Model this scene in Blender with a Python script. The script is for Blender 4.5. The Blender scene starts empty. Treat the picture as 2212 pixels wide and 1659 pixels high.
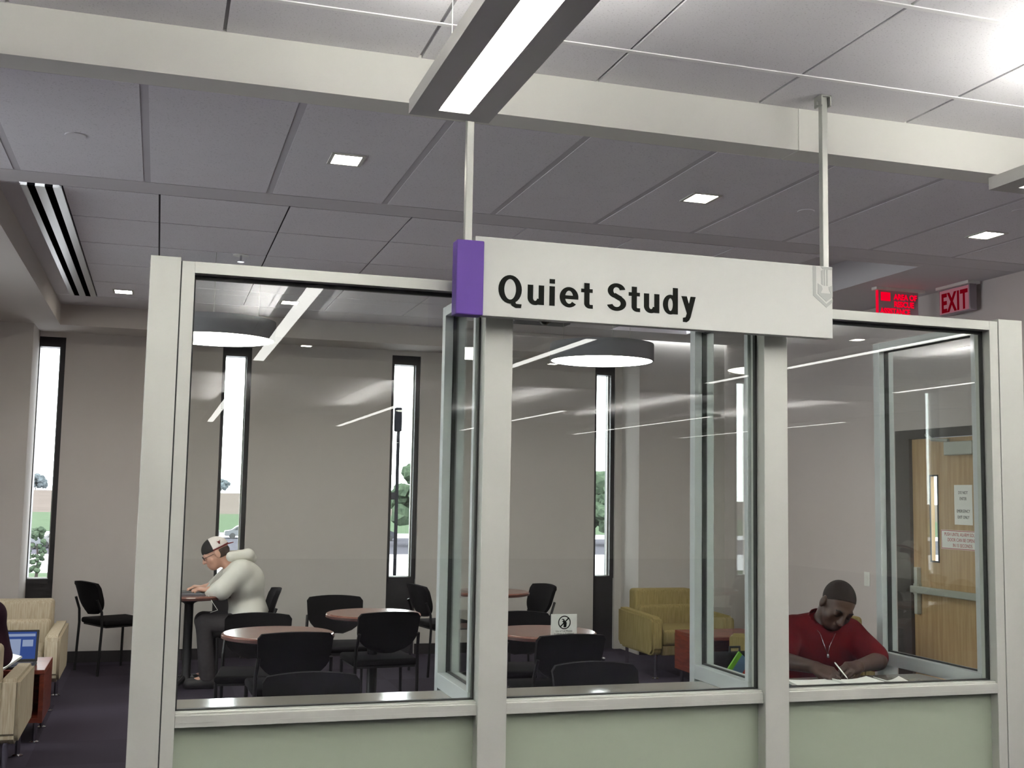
import bpy, bmesh, math, random
import numpy as np
from mathutils import Vector, Matrix, Euler

random.seed(7)
S = bpy.context.scene
COL = S.collection
PI = math.pi

# ------------------------------------------------------------------ materials
def lin(c):
    return tuple((v / 255 / 12.92) if v / 255 <= 0.04045 else ((v / 255 + 0.055) / 1.055) ** 2.4 for v in c)

class NT:
    """small node-tree helper"""
    def __init__(s, m):
        m.use_nodes = True
        s.t = m.node_tree
        s.t.nodes.clear()
    def n(s, kind, **kw):
        x = s.t.nodes.new(kind)
        for k, v in kw.items():
            if k.startswith('i_'):
                x.inputs[k[2:].replace('_', ' ')].default_value = v
            else:
                setattr(x, k, v)
        return x
    def l(s, a, b):
        s.t.links.new(a, b)
    def math(s, op, a, b=None):
        x = s.t.nodes.new('ShaderNodeMath'); x.operation = op
        for i, v in enumerate((a, b)):
            if v is None: continue
            if isinstance(v, (int, float)): x.inputs[i].default_value = v
            else: s.l(v, x.inputs[i])
        return x.outputs[0]

MATS = {}
def mat(name, col, rough=0.6, metal=0.0, var=0.06, scale=12.0, spec=0.5, bump=0.0, bscale=80.0, stretch=None, col2=None):
    if name in MATS: return MATS[name]
    m = bpy.data.materials.new(name); t = NT(m)
    c = lin(col) + (1,)
    out = t.n('ShaderNodeOutputMaterial'); b = t.n('ShaderNodeBsdfPrincipled')
    b.inputs['Roughness'].default_value = rough; b.inputs['Metallic'].default_value = metal
    b.inputs['Specular IOR Level'].default_value = spec
    tc = t.n('ShaderNodeTexCoord'); mp = t.n('ShaderNodeMapping')
    if stretch: mp.inputs['Scale'].default_value = stretch
    t.l(tc.outputs['Object'], mp.inputs['Vector'])
    nz = t.n('ShaderNodeTexNoise'); nz.inputs['Scale'].default_value = scale; nz.inputs['Detail'].default_value = 4
    t.l(mp.outputs[0], nz.inputs['Vector'])
    mx = t.n('ShaderNodeMix', data_type='RGBA')
    if col2:
        c2 = lin(col2) + (1,)
        rp = t.n('ShaderNodeMapRange'); rp.inputs[1].default_value = 0.35; rp.inputs[2].default_value = 0.65
        t.l(nz.outputs['Fac'], rp.inputs[0]); t.l(rp.outputs[0], mx.inputs[0])
        mx.inputs[6].default_value = c; mx.inputs[7].default_value = c2
    else:
        t.l(nz.outputs['Fac'], mx.inputs[0])
        mx.inputs[6].default_value = tuple(v * (1 - var) for v in c[:3]) + (1,)
        mx.inputs[7].default_value = tuple(min(1, v * (1 + var)) for v in c[:3]) + (1,)
    t.l(mx.outputs[2], b.inputs['Base Color'])
    if bump:
        n2 = t.n('ShaderNodeTexNoise'); n2.inputs['Scale'].default_value = bscale
        t.l(mp.outputs[0], n2.inputs['Vector'])
        bp = t.n('ShaderNodeBump'); bp.inputs['Strength'].default_value = bump; bp.inputs['Distance'].default_value = 0.004
        t.l(n2.outputs['Fac'], bp.inputs['Height']); t.l(bp.outputs[0], b.inputs['Normal'])
    t.l(b.outputs[0], out.inputs[0])
    MATS[name] = m
    return m

def emit(name, col, strength):
    if name in MATS: return MATS[name]
    m = bpy.data.materials.new(name); t = NT(m)
    out = t.n('ShaderNodeOutputMaterial'); e = t.n('ShaderNodeEmission')
    e.inputs[0].default_value = lin(col) + (1,); e.inputs[1].default_value = strength
    t.l(e.outputs[0], out.inputs[0]); MATS[name] = m
    return m

def glass(name, tint=(1, 1, 1), ior=1.5):
    m = bpy.data.materials.new(name); t = NT(m)
    out = t.n('ShaderNodeOutputMaterial'); mx = t.n('ShaderNodeMixShader')
    tr = t.n('ShaderNodeBsdfTransparent'); tr.inputs[0].default_value = tint + (1,)
    gl = t.n('ShaderNodeBsdfGlossy'); gl.inputs['Roughness'].default_value = 0.0
    geo = t.n('ShaderNodeNewGeometry'); fr = t.n('ShaderNodeFresnel')
    # a thin pane: both faces reflect like air-to-glass
    inv = t.math('MULTIPLY', geo.outputs['Backfacing'], 1 / ior - ior)
    t.l(t.math('ADD', inv, ior), fr.inputs['IOR'])
    t.l(fr.outputs[0], mx.inputs[0]); t.l(tr.outputs[0], mx.inputs[1]); t.l(gl.outputs[0], mx.inputs[2])
    t.l(mx.outputs[0], out.inputs[0]); MATS[name] = m
    return m

def tile_mat(name, col):
    m = mat(name, col, rough=0.9, var=0.03, scale=6, spec=0.2)
    t = NT.__new__(NT); t.t = m.node_tree
    b = [n for n in t.t.nodes if n.type == 'BSDF_PRINCIPLED'][0]
    mx = [n for n in t.t.nodes if n.type == 'MIX'][0]
    tc = [n for n in t.t.nodes if n.type == 'TEX_COORD'][0]
    vo = t.n('ShaderNodeTexNoise'); vo.inputs['Scale'].default_value = 130; vo.inputs['Detail'].default_value = 2
    t.l(tc.outputs['Object'], vo.inputs['Vector'])
    rp = t.n('ShaderNodeMapRange'); rp.inputs[1].default_value = 0.30; rp.inputs[2].default_value = 0.40
    rp.inputs[3].default_value = 0.78; rp.inputs[4].default_value = 1.0
    t.l(vo.outputs['Fac'], rp.inputs[0])
    mu = t.n('ShaderNodeMix', data_type='RGBA', blend_type='MULTIPLY'); mu.inputs[0].default_value = 1
    t.l(mx.outputs[2], mu.inputs[6]); t.l(rp.outputs[0], mu.inputs[7]); t.l(mu.outputs[2], b.inputs['Base Color'])
    return m

def carpet_mat():
    m = bpy.data.materials.new('carpet'); t = NT(m)
    out = t.n('ShaderNodeOutputMaterial'); b = t.n('ShaderNodeBsdfPrincipled')
    b.inputs['Roughness'].default_value = 0.95; b.inputs['Specular IOR Level'].default_value = 0.1
    tc = t.n('ShaderNodeTexCoord'); mp = t.n('ShaderNodeMapping'); mp.inputs['Scale'].default_value = (1.64, 1.64, 1)
    t.l(tc.outputs['Object'], mp.inputs[0])
    fl = t.n('ShaderNodeVectorMath', operation='FLOOR'); t.l(mp.outputs[0], fl.inputs[0])
    wn = t.n('ShaderNodeTexWhiteNoise'); t.l(fl.outputs[0], wn.inputs['Vector'])
    wv = t.n('ShaderNodeTexNoise'); wv.inputs['Scale'].default_value = 60
    m2 = t.n('ShaderNodeMapping'); m2.inputs['Scale'].default_value = (1, 6, 1); t.l(tc.outputs['Object'], m2.inputs[0]); t.l(m2.outputs[0], wv.inputs['Vector'])
    a = t.math('ADD', t.math('MULTIPLY', wn.outputs['Value'], 0.6), t.math('MULTIPLY', wv.outputs['Fac'], 0.5))
    mx = t.n('ShaderNodeMix', data_type='RGBA'); t.l(a, mx.inputs[0])
    mx.inputs[6].default_value = lin((44, 39, 46)) + (1,); mx.inputs[7].default_value = lin((70, 64, 76)) + (1,)
    t.l(mx.outputs[2], b.inputs['Base Color'])
    t.l(b.outputs[0], out.inputs[0]); MATS['carpet'] = m
    return m

M_wall = mat('wall_paint', (203, 198, 193), 0.85, var=0.02, scale=3, spec=0.2)
M_beam = mat('soffit_paint', (226, 226, 218), 0.85, var=0.015, scale=3, spec=0.2)
M_tile = tile_mat('ceiling_tile', (230, 229, 230))
M_tile_low = tile_mat('study_ceiling_tile', (228, 226, 230))
M_grid = mat('ceiling_grid', (150, 148, 150), 0.6, var=0.02)
M_grid_light = mat('ceiling_grid_white', (238, 238, 236), 0.5, var=0.01)
M_dark = mat('dark_reveal', (60, 58, 60), 0.9)
M_alu = mat('satin_aluminium', (178, 180, 172), 0.42, metal=0.35, var=0.015, scale=40)
M_alu_bl = mat('anodised_fin_frame', (186, 190, 190), 0.45, metal=0.3, var=0.015, scale=40)
M_gasket = mat('black_gasket', (30, 32, 30), 0.6)
M_glass = glass('clear_glass', (0.96, 0.98, 0.965))
M_frost = mat('frosted_green_glass', (140, 149, 132), 0.55, var=0.02, scale=4, spec=0.4)
M_desk = mat('greige_laminate', (150, 143, 134), 0.13, var=0.03, scale=60, spec=0.6)
M_black = mat('black_plastic', (26, 25, 26), 0.5)
M_blackfab = mat('black_fabric', (22, 20, 21), 0.95, var=0.15, scale=120, spec=0.15)
M_blackmetal = mat('black_metal', (22, 21, 22), 0.4, spec=0.4)
M_winframe = mat('window_frame_dark', (38, 36, 38), 0.45)
M_base = mat('dark_baseboard', (36, 32, 34), 0.6)
M_chrome = mat('chrome', (200, 200, 205), 0.15, metal=1.0, var=0.01)
M_tan = mat('tan_striped_upholstery', (182, 171, 150), 0.95, scale=130, spec=0.1, stretch=(1, 1, 0.06), col2=(160, 147, 124), bump=0.2, bscale=60)
M_olive = mat('mustard_upholstery', (158, 142, 98), 0.95, scale=130, spec=0.1, stretch=(1, 1, 0.06), col2=(140, 124, 80), bump=0.2, bscale=60)
M_redwood = mat('red_stained_wood', (128, 58, 40), 0.35, scale=8, stretch=(1, 1, 6), col2=(100, 42, 30))
M_mahog = mat('mahogany_laminate', (140, 96, 84), 0.19, scale=6, stretch=(1, 7, 1), col2=(118, 78, 68), spec=0.6)
M_mahog_edge = mat('mahogany_edge', (84, 52, 46), 0.35)
M_door = mat('maple_veneer', (190, 160, 120), 0.4, scale=5, stretch=(1, 8, 0.5), col2=(172, 140, 100))
M_white = mat('white_paper', (235, 234, 230), 0.8, var=0.01)
M_ink = mat('black_ink', (24, 26, 22), 0.8, spec=0.1)
M_redink = mat('red_ink', (170, 30, 40), 0.6)
M_purple = mat('purple_laminate', (84, 47, 140), 0.5, var=0.03)
M_sign = mat('sign_panel_grey', (184, 186, 179), 0.5, var=0.015, scale=30)
M_crest = mat('crest_grey', (156, 158, 152), 0.5, var=0.01)
M_lamp = emit('pendant_lens', (255, 253, 248), 13)
M_lampup = emit('pendant_uplight', (255, 253, 249), 118)
M_lampup_far = emit('far_pendant_uplight', (255, 252, 247), 60)
M_drum = emit('drum_lens', (255, 251, 240), 15)
M_down = emit('downlight_lens', (255, 247, 232), 60)
M_lamphouse = mat('pendant_housing', (186, 186, 180), 0.5, var=0.01)
M_drumshade = mat('drum_shade_grey', (120, 120, 124), 0.8, var=0.03)
M_whiteplas = mat('white_plastic', (222, 222, 216), 0.5, var=0.01)
M_skin_d = mat('dark_brown_skin', (70, 46, 35), 0.5, var=0.08, scale=20)
M_skin_l = mat('light_skin', (206, 160, 140), 0.5, var=0.06, scale=20)
M_hair = mat('black_hair', (30, 24, 22), 0.8, var=0.3, scale=200)
M_hair_br = mat('brown_hair', (58, 40, 30), 0.8, var=0.3, scale=200)
M_redshirt = mat('red_polo', (88, 16, 20), 0.9, var=0.1, scale=30, spec=0.1, bump=0.3, bscale=25)
M_hoodie = mat('white_fleece', (218, 216, 208), 0.95, var=0.04, scale=14, spec=0.1, bump=0.35, bscale=16)
M_jeans = mat('dark_grey_denim', (70, 66, 68), 0.9, var=0.15, scale=40, spec=0.1)
M_darkshirt = mat('dark_maroon_knit', (48, 30, 40), 0.95, var=0.15, scale=40, spec=0.1)
M_eye = mat('eye', (40, 30, 26), 0.2)
carpet_mat()

# ------------------------------------------------------------------ mesh helpers
class MB:
    def __init__(s): s.bm = bmesh.new()
    def box(s, lo, hi, bev=0.0, rot=None, seg=2, mi=0):
        lo, hi = Vector(lo), Vector(hi)
        r = bmesh.ops.create_cube(s.bm, size=1.0)
        vs = r['verts']; c = (lo + hi) / 2; d = hi - lo
        for v in vs: v.co = Vector((v.co.x * d.x, v.co.y * d.y, v.co.z * d.z))
        fs = list({f for v in vs for f in v.link_faces})
        if bev > 0:
            es = list({e for v in vs for e in v.link_edges})
            rb = bmesh.ops.bevel(s.bm, geom=es, offset=bev, segments=seg, affect='EDGES', profile=0.5)
            vs = list({v for f in rb['faces'] for v in f.verts} | {v for v in vs if v.is_valid})
            fs = list({f for v in vs for f in v.link_faces})
        for v in vs:
            if rot is not None: v.co = rot @ v.co
            v.co += c
        for f in fs:
            f.material_index = mi
        return s
    def quad(s, pts, mi=0):
        f = s.bm.faces.new([s.bm.verts.new(p) for p in pts]); f.material_index = mi
        return s
    def prism(s, pts, axis, a, b, mi=0):
        """polygon pts in the plane across `axis`, extruded from a to b"""
        def P(p, t):
            return {'x': (t, p[0], p[1]), 'y': (p[0], t, p[1]), 'z': (p[0], p[1], t)}[axis]
        A = [s.bm.verts.new(P(p, a)) for p in pts]; B = [s.bm.verts.new(P(p, b)) for p in pts]
        n = len(pts)
        fs = [s.bm.faces.new(A), s.bm.faces.new(B[::-1])]
        for i in range(n):
            fs.append(s.bm.faces.new([A[i], B[i], B[(i + 1) % n], A[(i + 1) % n]]))
        for f in fs: f.material_index = mi
        return s
    def tube(s, pts, r, n=10, mi=0, cap=True):
        pts = [Vector(p) for p in pts]; rs = r if isinstance(r, (list, tuple)) else [r] * len(pts)
        rings = []; up = None
        for i, p in enumerate(pts):
            d = (pts[min(i + 1, len(pts) - 1)] - pts[max(i - 1, 0)]).normalized()
            if up is None: up = d.orthogonal().normalized()
            up = (up - d * up.dot(d)).normalized(); w = d.cross(up)
            rings.append([s.bm.verts.new(p + (up * math.cos(2 * PI * k / n) + w * math.sin(2 * PI * k / n)) * rs[i]) for k in range(n)])
        for a, b in zip(rings, rings[1:]):
            for k in range(n):
                f = s.bm.faces.new([a[k], a[(k + 1) % n], b[(k + 1) % n], b[k]]); f.material_index = mi
        if cap:
            s.bm.faces.new(rings[0][::-1]).material_index = mi; s.bm.faces.new(rings[-1]).material_index = mi
        return s
    def lathe(s, prof, c=(0, 0, 0), n=32, mi=0):
        c = Vector(c); rings = []
        for r, z in prof:
            if r < 1e-6: rings.append([s.bm.verts.new(c + Vector((0, 0, z)))])
            else: rings.append([s.bm.verts.new(c + Vector((r * math.cos(2 * PI * k / n), r * math.sin(2 * PI * k / n), z))) for k in range(n)])
        for a, b in zip(rings, rings[1:]):
            for k in range(n):
                k2 = (k + 1) % n
                vs = [a[k % len(a)], a[k2 % len(a)], b[k2 % len(b)], b[k % len(b)]]
                vs = list(dict.fromkeys(vs))
                if len(vs) >= 3: s.bm.faces.new(vs).material_index = mi
        return s
    def ball(s, c, r, sub=2, mi=0, rot=None):
        r = (r, r, r) if isinstance(r, (int, float)) else r
        x = bmesh.ops.create_icosphere(s.bm, subdivisions=sub, radius=1.0)
        for v in x['verts']:
            v.co = Vector((v.co.x * r[0], v.co.y * r[1], v.co.z * r[2]))
            if rot is not None: v.co = rot @ v.co
            v.co += Vector(c)
        for f in {f for v in x['verts'] for f in v.link_faces}: f.material_index = mi
        return s
    def build(s, name, m, parent=None, smooth=False, local=True, angle=None):
        bmesh.ops.recalc_face_normals(s.bm, faces=s.bm.faces)
        me = bpy.data.meshes.new(name); s.bm.to_mesh(me); s.bm.free()
        for x in (m if isinstance(m, (list, tuple)) else [m]): me.materials.append(x)
        if smooth:
            me.polygons.foreach_set('use_smooth', [True] * len(me.polygons))
            if angle: me.set_sharp_from_angle(angle=angle)
        o = bpy.data.objects.new(name, me); COL.objects.link(o)
        if parent is not None: o.parent = parent
        return o

def tag(o, label, cat, group=None):
    o['label'] = label; o['category'] = cat
    if group: o['group'] = group
    return o
def thing(name, label, cat, loc=(0, 0, 0), rz=0.0, group=None):
    o = bpy.data.objects.new(name, None); COL.objects.link(o)
    o.empty_display_size = 0.1
    o.location = loc; o.rotation_euler = (0, 0, rz)
    return tag(o, label, cat, group)
def struct(o):
    o['kind'] = 'structure'
    return o
def copy_tree(o, parent=None):
    c = o.copy(); COL.objects.link(c)
    if parent is not None: c.parent = parent
    for ch in list(o.children): copy_tree(ch, c)
    return c
def clone(o, loc, rz, label, group=None):
    c = copy_tree(o); c.location = loc; c.rotation_euler = (0, 0, rz); c['label'] = label
    if group: c['group'] = group
    return c
def text(name, body, size, m, parent, M, bold=0.0, spacing=1.0, depth=0.001, align='LEFT', xs=1.0):
    cu = bpy.data.curves.new(name, 'FONT'); cu.body = body; cu.size = size; cu.offset = bold
    cu.space_character = spacing; cu.extrude = depth; cu.align_x = align; cu.resolution_u = 6
    t = bpy.data.objects.new(name, cu); COL.objects.link(t)
    dg = bpy.context.evaluated_depsgraph_get(); dg.update()
    me = bpy.data.meshes.new_from_object(t.evaluated_get(dg))
    bpy.data.objects.remove(t); bpy.data.curves.remove(cu)
    for v in me.vertices: v.co.x *= xs
    me.transform(M); me.materials.clear(); me.materials.append(m); me.name = name
    o = bpy.data.objects.new(name, me); COL.objects.link(o)
    if parent is not None: o.parent = parent
    return o
# text facing -Y (towards the hall), at x, y, z
def facing_y(x, y, z): return Matrix.Translation((x, y, z)) @ Matrix.Rotation(PI / 2, 4, 'X')
# text facing -X (towards the left), reading along -Y
def facing_x(x, y, z): return Matrix.Translation((x, y, z)) @ Matrix.Rotation(-PI / 2, 4, 'Z') @ Matrix.Rotation(PI / 2, 4, 'X')

# ------------------------------------------------------------------ room shell
struct(MB().box((-6, -17, -0.1), (14, 10.9, 0)).build('floor', MATS['carpet']))

def tiles(mb, xs, ys, z, gx, gy, mi=0):
    for a, b in zip(xs, xs[1:]):
        for c, d in zip(ys, ys[1:]):
            mb.box((a + gx / 2, c + gy / 2, z), (b - gx / 2, d - gy / 2, z + 0.02), mi=mi)
    return mb
ZU, ZC = 3.207, 3.02
# hall ceiling (bright, behind and above the viewer)
mb = MB()
xs = [0.161 + 0.749 * k for k in range(-8, 19)]; ys = [4.2326] + [3.885 - 0.69 * k for k in range(0, 31)]
ys = sorted(ys)
tiles(mb, xs, ys, ZU, 0.014, 0.004)
mb.box((-6, -17, ZU + 0.012), (14, 4.23, ZU + 0.06), mi=1)
for y in ys[:-1]: mb.box((-6, y - 0.011, ZU - 0.004), (14, y + 0.011, ZU + 0.001), mi=2)
struct(mb.build('ceiling_hall', [M_tile, M_grid, M_grid_light]))
# study ceiling: wide tile row behind the soffit, border strip, field of small tiles, margins
mb = MB()
tiles(mb, [-0.12 + 0.599 * k for k in range(-4, 10)], [4.379, 5.815], ZC, 0.034, 0.006)
mb.box((-2.6, 4.379, ZC + 0.002), (5.36, 6.04, ZC + 0.04), mi=1)
mb.box((-2.6, 5.822, ZC), (5.36, 6.04, ZC + 0.02), mi=2)
xs = [-0.535] + [-0.06 + 0.67 * k for k in range(0, 6)] + [3.9]
tiles(mb, xs, [6.044] + [5.99 + 0.708 * k for k in range(1, 6)], ZC, 0.010, 0.014)
mb.box((-0.55, 6.04, ZC + 0.009), (3.9, 9.53, ZC + 0.04), mi=3)
mb.box((-0.84, 9.536, ZC), (5.36, 10.05, ZC + 0.04), mi=2)
mb.box((-0.84, 6.044, ZC), (-0.735, 9.53, ZC + 0.04), mi=2)
mb.box((4.66, 6.044, ZC), (5.36, 9.53, ZC + 0.3), mi=2)
mb.box((3.904, 6.044, ZC), (4.655, 6.13, ZC + 0.3), mi=2)
mb.box((3.86, 6.13, ZC + 0.2), (4.66, 9.53, ZC + 0.24), mi=2)
mb.box((3.895, 6.05, ZC + 0.021), (3.905, 9.53, ZC + 0.2), mi=2)
struct(mb.build('ceiling_study', [M_tile_low, mat('ceiling_band', (196, 193, 198), 0.8, var=0.02), mat('ceiling_border', (208, 205, 208), 0.85, var=0.02), M_dark]))
# drywall beam across the hall edge, a shallow groove shaped to stand for the bracket's shadow line
mb = MB()
mb.box((-6, 4.2326, ZC), (2.598, 4.379, ZU + 0.04)).box((2.610, 4.2326, ZC), (14, 4.379, ZU + 0.04)).box((2.59, 4.236, ZC + 0.002), (2.62, 4.37, ZU + 0.04))
struct(mb.build('trim_1', M_beam))
# soffits
struct(MB().box((-1.04, 10.05, 2.845), (4.44, 10.73, 3.2)).build('wall_back_soffit', M_wall))
struct(MB().box((-2.6, 6.05, 2.845), (-0.84, 10.05, 3.2)).build('wall_left_soffit', M_wall))
# walls of the study
mb = MB(); ADDED_WIN = [(4.7, 6.1), (6.5, 7.7)]; e = [4.38] + [v for w in ADDED_WIN for v in w] + [10.05]
for a, b in zip(e[0::2], e[1::2]): mb.box((-2.8, a, 0), (-2.6, b, 3.2))
for a, b in ADDED_WIN: mb.box((-2.8, a, 2.80), (-2.6, b, 3.2))
struct(mb.build('wall_left', M_wall))
for i, (a, b) in enumerate(ADDED_WIN):  # unseen windows, added to bring more daylight into the study
    o = struct(MB().box((-2.77, a, 0.665), (-2.63, a + 0.04, 2.8)).box((-2.77, b - 0.04, 0.665), (-2.63, b, 2.8)).box((-2.77, a + 0.04, 2.72), (-2.63, b - 0.04, 2.8)).box((-2.77, a + 0.04, 0.665), (-2.63, b - 0.04, 0.71)).build('window_%d' % (i + 5), M_winframe))
    MB().box((-2.705, a + 0.04, 0.71), (-2.697, b - 0.04, 2.72)).build('pane', M_glass, o)
    MB().box((-2.73, a, 0), (-2.66, b, 0.665)).build('spandrel_panel', M_winframe, o)
struct(MB().box((-2.7, 10.05, 0), (-1.04, 10.75, 2.845)).build('wall_back_left', M_wall))
struct(MB().box((4.44, 10.1, 0), (5.5, 10.75, 3.2)).build('wall_back_right', M_wall))
WIN = [(-1.04, -0.823), (0.512, 0.772), (2.075, 2.355), (4.145, 4.37)]
mb = MB(); e = [-1.04] + [v for w in WIN for v in w] + [4.44]
for a, b in zip(e[0::2], e[1::2]):
    if b - a > 0.01: mb.box((a, 10.53, 0), (b, 10.73, 2.845))
for a, b in WIN: mb.box((a, 10.53, 2.80), (b, 10.73, 2.845))
struct(mb.build('wall_back', M_wall))
mb = MB()
for a, b in zip(e[0::2], e[1::2]):
    if b - a > 0.1: mb.box((a, 10.515, 0), (b, 10.53, 0.095))
struct(mb.build('baseboard_back', M_base))
struct(MB().box((4.45, 10.085, 0), (5.345, 10.1, 0.095)).build('baseboard_back_right', M_base))
struct(MB().box((5.345, 7.36, 0), (5.36, 10.085, 0.095)).build('baseboard_right', M_base))
# right wall with the door opening
struct(MB().box((5.36, 4.38, 0), (5.5, 6.085, 3.2)).box((5.36, 7.355, 0), (5.5, 10.1, 3.2)).box((5.36, 6.085, 2.03), (5.5, 7.355, 3.2)).build('wall_right', mat('wall_paint_pale', (200, 191, 188), 0.85, var=0.02, scale=3, spec=0.2)))
# hall walls (behind the viewer, seen only mirrored in the glass)
struct(MB().box((-6, 4.25, 0), (-2.7, 4.38, 3.2)).build('wall_front_left', M_wall))
struct(MB().box((5.5, 4.25, 0), (14, 4.38, 3.2)).build('wall_front_right', M_wall))
struct(MB().box((-6.1, -17, 0), (-6, 4.38, 3.25)).build('wall_hall_left', M_wall))
struct(MB().box((14, -17, 0), (14.1, 4.38, 3.25)).build('wall_hall_right', M_wall))
struct(MB().box((-6.1, -17.1, 0), (14.1, -17, 3.25)).build('wall_hall_far', M_wall))
struct(MB().box((-6, -6.2, 2.98), (14, -6.0, ZU - 0.004)).build('trim_2', M_beam))

for i, (a, b) in enumerate(WIN):
    f = MB(); j = 0.042
    lj = 0.008 if i == 0 else 0.03
    f.box((a, 10.56, 0.69), (a + lj, 10.70, 2.80)).box((b - j, 10.56, 0.69), (b, 10.70, 2.80))
    f.box((a + lj, 10.56, 2.715), (b - j, 10.70, 2.80)).box((a + lj, 10.56, 0.665), (b - j, 10.70, 0.71))
    o = struct(f.build('window_%d' % (i + 1), M_winframe))
    MB().box((a + lj, 10.63, 0.71), (b - j, 10.638, 2.715)).build('pane', M_glass, o)
    MB().box((a, 10.575, 0), (b, 10.66, 0.69)).build('spandrel_panel', M_winframe, o)
    MB().box((b - j - 0.012, 10.612, 0.71), (b - j, 10.628, 2.715)).build('glazing_bead', M_alu, o)
    MB().box((a + lj, 10.605, 0.71), (b - j - 0.012, 10.628, 0.716)).build('sill_bead', M_alu, o)

# emergency door in the right wall
M_doorfr = mat('door_frame_dark', (66, 60, 58), 0.5)
d = struct(MB().box((5.35, 7.19, 0), (5.5, 7.355, 2.03)).box((5.35, 6.085, 0), (5.5, 6.24, 2.03)).box((5.35, 6.24, 1.965), (5.5, 7.19, 2.03)).build('door_1', M_doorfr))
leaf = MB()
leaf.box((5.375, 6.245, 0.005), (5.415, 6.895, 1.96)).box((5.375, 6.99, 0.005), (5.415, 7.185, 1.96)).box((5.375, 6.895, 0.005), (5.415, 6.99, 1.07)).box((5.375, 6.895, 1.69), (5.415, 6.99, 1.96))
lf = leaf.build('door_leaf', M_door, d)
MB().box((5.371, 6.893, 1.065), (5.376, 6.906, 1.695)).box((5.371, 6.979, 1.065), (5.376, 6.992, 1.695)).box((5.371, 6.893, 1.683), (5.376, 6.992, 1.695)).box((5.371, 6.893, 1.065), (5.376, 6.992, 1.077)).build('vision_panel_frame', M_black, lf)
MB().box((5.39, 6.9, 1.07), (5.396, 6.985, 1.69)).build('vision_pane', M_glass, lf)
MB().box((5.315, 6.27, 0.835), (5.345, 7.16, 0.885), 0.006).box((5.345, 7.10, 0.82), (5.376, 7.16, 0.90), 0.004).box((5.345, 6.27, 0.82), (5.376, 6.36, 0.90), 0.004).build('push_bar', M_alu, lf)
MB().box((5.335, 7.105, 0.68), (5.376, 7.14, 1.02), 0.006).build('latch_rod_case', M_alu, lf)
MB().box((5.318, 6.47, 1.83), (5.376, 6.76, 1.925), 0.006).build('door_closer', M_alu, lf)
MB().tube([(5.33, 6.72, 1.935), (5.30, 6.86, 1.945), (5.345, 6.98, 1.985)], 0.012, 8).build('closer_arm', M_alu, d)

# ------------------------------------------------------------------ glazed screen with three study bays
D = 4.2
PX = dict(L=-0.0616, J=0.0461, I=0.0933, a1=1.187, a2=1.301, b1=2.4065, b2=2.5173, K=3.565, J2=3.6133, R=3.746)
ZT, ZH, ZS, ZB = 2.321, 2.279, 0.714, 0.667
scr = thing('glazed_screen', 'long satin aluminium and glass screen with frosted green lower panels, under the hanging sign', 'glass screen', (1.85, D + 0.05, 0))
off = Matrix.Translation((-1.85, -D - 0.05, 0))
def sp(mb, name, m, parent=scr):
    o = mb.build(name, m, parent); o.data.transform(off); return o
sp(MB().box((PX['L'], D, 0), (PX['J'] - 0.002, D + 0.10, ZT + 0.012), 0.002), 'end_post', M_alu)
sp(MB().box((PX['J2'] + 0.002, D, 0), (PX['R'], D + 0.10, ZT + 0.012), 0.002), 'end_post', M_alu)
for x in (PX['J'], PX['J2']): sp(MB().box((x - 0.002, D + 0.006, 0), (x + 0.002, D + 0.1, ZT)), 'joint_strip', M_gasket)
sp(MB().box((PX['J'] + 0.002, D, 0), (PX['I'], D + 0.1, ZT), 0.002), 'jamb', M_alu)
sp(MB().box((PX['K'], D, 0), (PX['J2'] - 0.002, D + 0.1, ZT), 0.002), 'jamb', M_alu)
for a, b in ((PX['a1'], PX['a2']), (PX['b1'], PX['b2'])):
    sp(MB().box((a, D - 0.015, 0), (b, D + 0.1, ZT - 0.001), 0.003), 'column', M_alu)
BAYS = [(PX['I'], PX['a1']), (PX['a2'], PX['b1']), (PX['b2'], PX['K'])]
for a, b in BAYS:
    sp(MB().box((a, D, ZH), (b, D + 0.1, ZT), 0.001), 'header_rail', M_alu)
    sp(MB().box((a, D, ZB), (b, D + 0.07, ZS - 0.004), 0.002).box((a, D + 0.012, ZS - 0.006), (b, D + 0.07, ZS + 0.004), 0.002).box((a, D - 0.001, ZB + 0.016), (b, D + 0.002, ZB + 0.018)), 'sill_rail', M_alu)
    sp(MB().box((a + 0.001, D + 0.046, ZH - 0.014), (b - 0.001, D + 0.066, ZH)).box((b - 0.008, D + 0.046, ZS), (b - 0.001, D + 0.066, ZH)).box((a + 0.001, D + 0.046, ZS + 0.002), (b - 0.001, D + 0.066, ZS + 0.009)).box((a + 0.0005, D + 0.046, ZS), (a + 0.006, D + 0.066, ZH)), 'gasket', M_gasket)
    sp(MB().box((a + 0.004, D + 0.052, ZS + 0.004), (b - 0.004, D + 0.058, ZH - 0.004)), 'glass_pane', M_glass)
    sp(MB().box((a, D + 0.045, 0.06), (b, D + 0.055, ZB), 0), 'frosted_panel', M_frost)
    sp(MB().box((a, D + 0.02, 0), (b, D + 0.08, 0.06)), 'bottom_rail', M_alu)

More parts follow.
